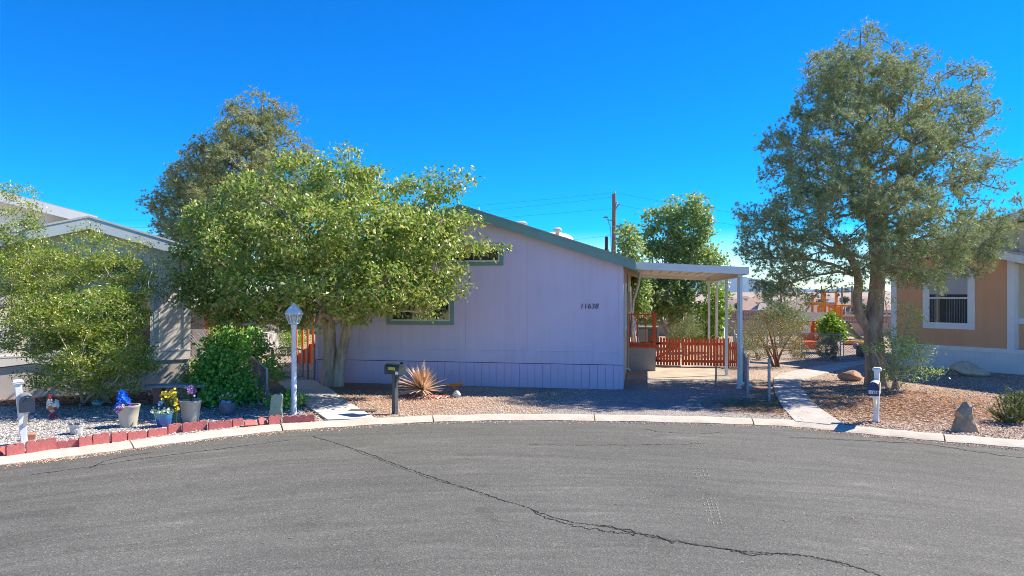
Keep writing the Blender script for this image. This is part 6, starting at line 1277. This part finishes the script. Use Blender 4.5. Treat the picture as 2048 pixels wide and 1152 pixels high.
p = W(1715, 690, 33); p.z = 0; po2 = thing('paddling_pool', p, 'yellow and blue toy pool at the foot of the slide', 'toy'); mb = MB(); n = 20; mb.tube([(.6 * math.cos(2 * math.pi * k / n), .45 * math.sin(2 * math.pi * k / n), .12) for k in range(n + 1)], .1, 8, False); mb.build('rim', M('yellow plastic', (.7, .4, .04), .4), po2, True); mb = MB(); mb.lathe([(.52, .02), (.53, .1), (.01, .11)], n=20, sy=.75); mb.build('basin', M('blue plastic', (.05, .25, .6), .4), po2)
o = MB().blob((0, 0, .13), (.13, .13, .13), 1, 0, 16, 10).build('ball', M('blue ball', (.04, .08, .3), .4, .3, 6, col2=(.5, .5, .5)), None, True); o.location = W(1712, 696, 30.6); o.location.z = 0; tag(o, 'blue play ball lying behind the right gate', 'ball')
p = W(1726, 712, 26.8); p.z = 0; co = thing('cool_box', p, 'black box behind the right chain link gate', 'box', RAD(10)); MB().b2(-.2, .2, -.15, .15, 0, .36).build('body', m_black, co, bevel=.02); MB().b2(-.21, .21, -.16, .16, .363, .42).build('lid', m_black, co, bevel=.02)
# ------------------------------------------------------------------ behind the left gate: stairs, shed, chairs
st = thing('stair', W(612, 716, 24.3) * 1.0, 'orange wooden stair with slanted rail at the left side of the home', 'stair', RAD(-10)); st.location.z = 0
mb = MB()
for k in range(4): mb.b2(-.5 + k * .2, .7, 0, 1.0, k * .17, (k + 1) * .17 - .004)
mb.build('step', m_red, st); mb = MB()
for x in (-.35, -.12, .08, .28, .48, .62): mb.b2(x - .035, x + .035, -.05, .02, 0, 1.25 + .5 * (x + .35))
mb.build('baluster', m_org, st); mb = MB(); mb.bar((-.42, -.02, 1.24), (.68, -.02, 1.79), .09, .05); mb.b2(.66, .74, -.06, .02, 0, 1.85); mb.build('handrail', m_red, st)
sh = thing('garden_shed', W(425, 690, 30.5) * 1.0, 'red wooden shed end behind the left chain link panel', 'shed', RAD(8)); sh.location.z = 0
mb = MB(); mb.prism([(-.75, 0), (.95, 0), (.95, 1.75), (.1, 2.1), (-.75, 1.75)], 0, 2.0); mb.build('wall', m_red, sh); mb = MB(); mb.prism([(-.9, 1.7), (.1, 2.12), (1.1, 1.7), (1.1, 1.78), (.1, 2.2), (-.9, 1.78)], -.15, 2.1); mb.build('roof', m_shing, sh)
dr = thing('wooden_gate', W(392, 712, 26.5) * 1.0, 'weathered grey plank gate beside the left house corner', 'gate', RAD(6)); dr.location.z = 0; mb = MB()
for k in range(5): mb.b2(-.3 + k * .125, -.3 + k * .125 + .118, 0, .025, .05, 1.75)
mb.build('plank', M('weathered plank', (.26, .22, .185), .9, .2, 5), dr); mb = MB(); mb.bar((-.28, -.012, .3), (.3, -.012, 1.5), .02, .09); mb.b2(-.3, .32, -.022, -.001, .2, .3); mb.b2(-.3, .32, -.022, -.001, 1.5, 1.6); mb.build('brace', M('weathered plank', (.26, .22, .185)), dr)
o = MB().b2(-.22, .22, -.05, .05, 0, 1.15).build('board', M('grey board', (.38, .35, .31), .8, .1, 4), None, bevel=.01); o.location = W(397, 715, 24.8); o.location.z = 0; o.rotation_euler = (RAD(-3), 0, 0); tag(o, 'grey flat panel standing behind the left chain link', 'board')
def chair(px, Y, lab, rz):
    e = thing('garden_chair', Vector((W(px, 700, Y).x, Y, 0)), lab, 'chair', rz, 'white garden chairs beyond the gate'); mb = MB(); mb.b2(-.25, .25, -.25, .25, .40, .44); mb.build('seat', m_white, e)
    mb = MB(); mb.tube([(-.25, .25, .44), (-.25, .3, .95), (0, .32, 1.0), (.25, .3, .95), (.25, .25, .44)], .018, 6)
    for k in range(7): x = -.2 + k * .066; mb.tube([(x, .26, .44), (x, .31, .97)], .012, 4)
    mb.build('backrest', m_white, e)
    for x in (-.22, .22):
        for y in (-.22, .22): MB().tube([(x, y, 0), (x, y, .4)], .016, 6).build('leg', m_white, e)
chair(531, 26.0, 'white metal garden chair nearest the vine mound', RAD(200)); chair(556, 27.0, 'white metal garden chair behind the gate arch', RAD(150))
# ------------------------------------------------------------------ distant town
r_ = random.Random(12); m_h = [M('far stucco %s' % s_, c, .9, .06, 1) for s_, c in (('tan', (.42, .32, .24)), ('sand', (.5, .41, .32)), ('clay', (.36, .26, .2)))]; m_hr = [M('far roof %s' % s_, c, .9, .1, 1) for s_, c in (('brown', (.30, .22, .17)), ('grey', (.36, .31, .27)), ('rust', (.35, .24, .18)))]
spots = [(1455, 601, 52, 120), (1500, 604, 60, 130), (1540, 606, 50, 118), (1590, 604, 60, 140), (1640, 607, 44, 125), (1690, 604, 40, 150), (1725, 606, 46, 130), (1765, 604, 50, 140), (1450, 595, 34, 220), (1480, 597, 34, 240), (1512, 596, 38, 250), (1548, 597, 30, 230), (1605, 597, 36, 260), (1640, 598, 28, 230), (1672, 597, 30, 280), (1700, 598, 26, 240), (1745, 597, 34, 260), (1462, 592, 20, 420), (1490, 592, 22, 430), (1520, 592, 24, 400), (1660, 593, 20, 420), (1695, 593, 22, 440), (1735, 593, 22, 410)]
for k, (px, py, wpx, Y) in enumerate(spots):
    q = W(px, py, Y); Wd = wpx / FPX * Y; z0 = -5.7; h = q.z - z0; e = thing('distant_house', (q.x, Y, z0), 'distant low house', 'house', RAD(r_.uniform(-12, 12)), 'brown roofed houses of the distant town'); rh_ = min(1.6, h * .32); dp = Wd * .7
    mb = MB(); mb.b2(-Wd / 2, Wd / 2, 0, dp, 0, h - rh_); mb.build('wall', m_h[k % 3], e)
    a, b_, z1, z2 = Wd / 2 + .4, dp, h - rh_, h; mb = MB(); mb.add([(-a, -.4, z1), (a, -.4, z1), (a, b_ + .4, z1), (-a, b_ + .4, z1), (-a * .45, b_ / 2, z2), (a * .45, b_ / 2, z2)], [(0, 1, 5, 4), (1, 2, 5), (2, 3, 4, 5), (3, 0, 4), (3, 2, 1, 0)]); mb.build('roof', m_hr[(k * 2) % 3], e)
    if k < 8:
        for j in range(3): MB().b2(-Wd * .36 + j * Wd * .28, -Wd * .36 + j * Wd * .28 + 1.1, -.05, .02, h - rh_ - 1.9, h - rh_ - .7).build('window', m_glass, e)
    e['label'] = 'brown roofed house in the distant town, ' + ['left edge behind the two front carport posts', 'right of the front carport post', 'left of the young pine', 'hidden behind the young pine top', 'left of the play tower frame', 'behind the play tower post', 'between the two far poles', 'behind the pine trunk', 'middle row behind the carport posts', 'middle row beside the front post', 'middle row over the block wall', 'middle row touching the young pine', 'middle row right of the young pine', 'middle row left of the tower frame', 'middle row inside the tower frame', 'middle row left of the near far pole', 'middle row by the pine trunk', 'farthest row behind the posts', 'farthest row beside the front post', 'farthest row left of the young pine', 'farthest row inside the tower frame', 'farthest row near the far pole', 'farthest row by the pine trunk'][k]
for k, (px, py, Y, lab) in enumerate(((1684, 573, 90, 'thin dark utility pole far off left of the pine trunk'), (1704, 572, 88, 'thin dark utility pole far off touching the pine trunk'), (1643, 572, 95, 'thin dark utility pole far off behind the play tower'))):
    q = W(px, py, Y); e = thing('utility_pole', (q.x, Y, -3), lab, 'utility pole'); MB().tube([(0, 0, -3), (0, 0, q.z + 3)], [.17, .12], 8).build('pole', m_pole, e); MB().b2(-.9, .9, -.06, .06, q.z + 2.2, q.z + 2.35).build('crossarm', m_pole, e)
m_far = leafmat('far leaves', [(0.05, (.05, .08, .03)), (.9, (.14, .18, .07))], .7, .1)
for k, (px, py, wpx, Y, lab) in enumerate(((1690, 600, 16, 110, 'dark round tree among distant roofs left of the pine trunk'), (1640, 604, 14, 100, 'small far tree behind the play tower'), (1475, 612, 14, 70, 'small green tree over the block wall by the posts'), (1720, 620, 30, 60, 'low pale green bush line behind the lower block wall'), (1675, 590, 8, 200, 'tiny dark tree on the far plain'))):
    q = W(px, py, Y); rx = wpx / 2 / FPX * Y; zb = gz(q); rng = np.random.default_rng(k); root = plant('distant_tree', (q.x, Y, zb), lab, 'tree'); n = 900; d = unit(rng.normal(size=(n, 3))) * (rng.random((n, 1)) ** .4) * (1 + .25 * np.sin(rng.random((n, 1)) * 9)); C = np.array([q.x, Y, q.z]) + d * np.array([rx, rx, rx * .8]); V, F = leaves(C, rng, rx * .25, .7, None, 0, .3, .3); mb = MB(); mb.tube([(q.x, Y, zb), (q.x, Y, q.z)], [.2, .1], 6); put(root, mb, m_bark, V, F, m_far)
# ------------------------------------------------------------------ air
mh = bpy.data.materials.new('air'); mh.use_nodes = True; nth = mh.node_tree
nth.nodes.remove(nth.nodes['Principled BSDF']); pv = nth.nodes.new('ShaderNodeVolumePrincipled'); pv.inputs['Color'].default_value = (0.35, 0.68, 1.0, 1); pv.inputs['Density'].default_value = 0.00004
nth.links.new(pv.outputs[0], nth.nodes['Material Output'].inputs['Volume'])
haze = MB().b2(-14000, 14000, -300, 12000, -12, 300).build('haze', mh); tag(haze, kind='stuff')
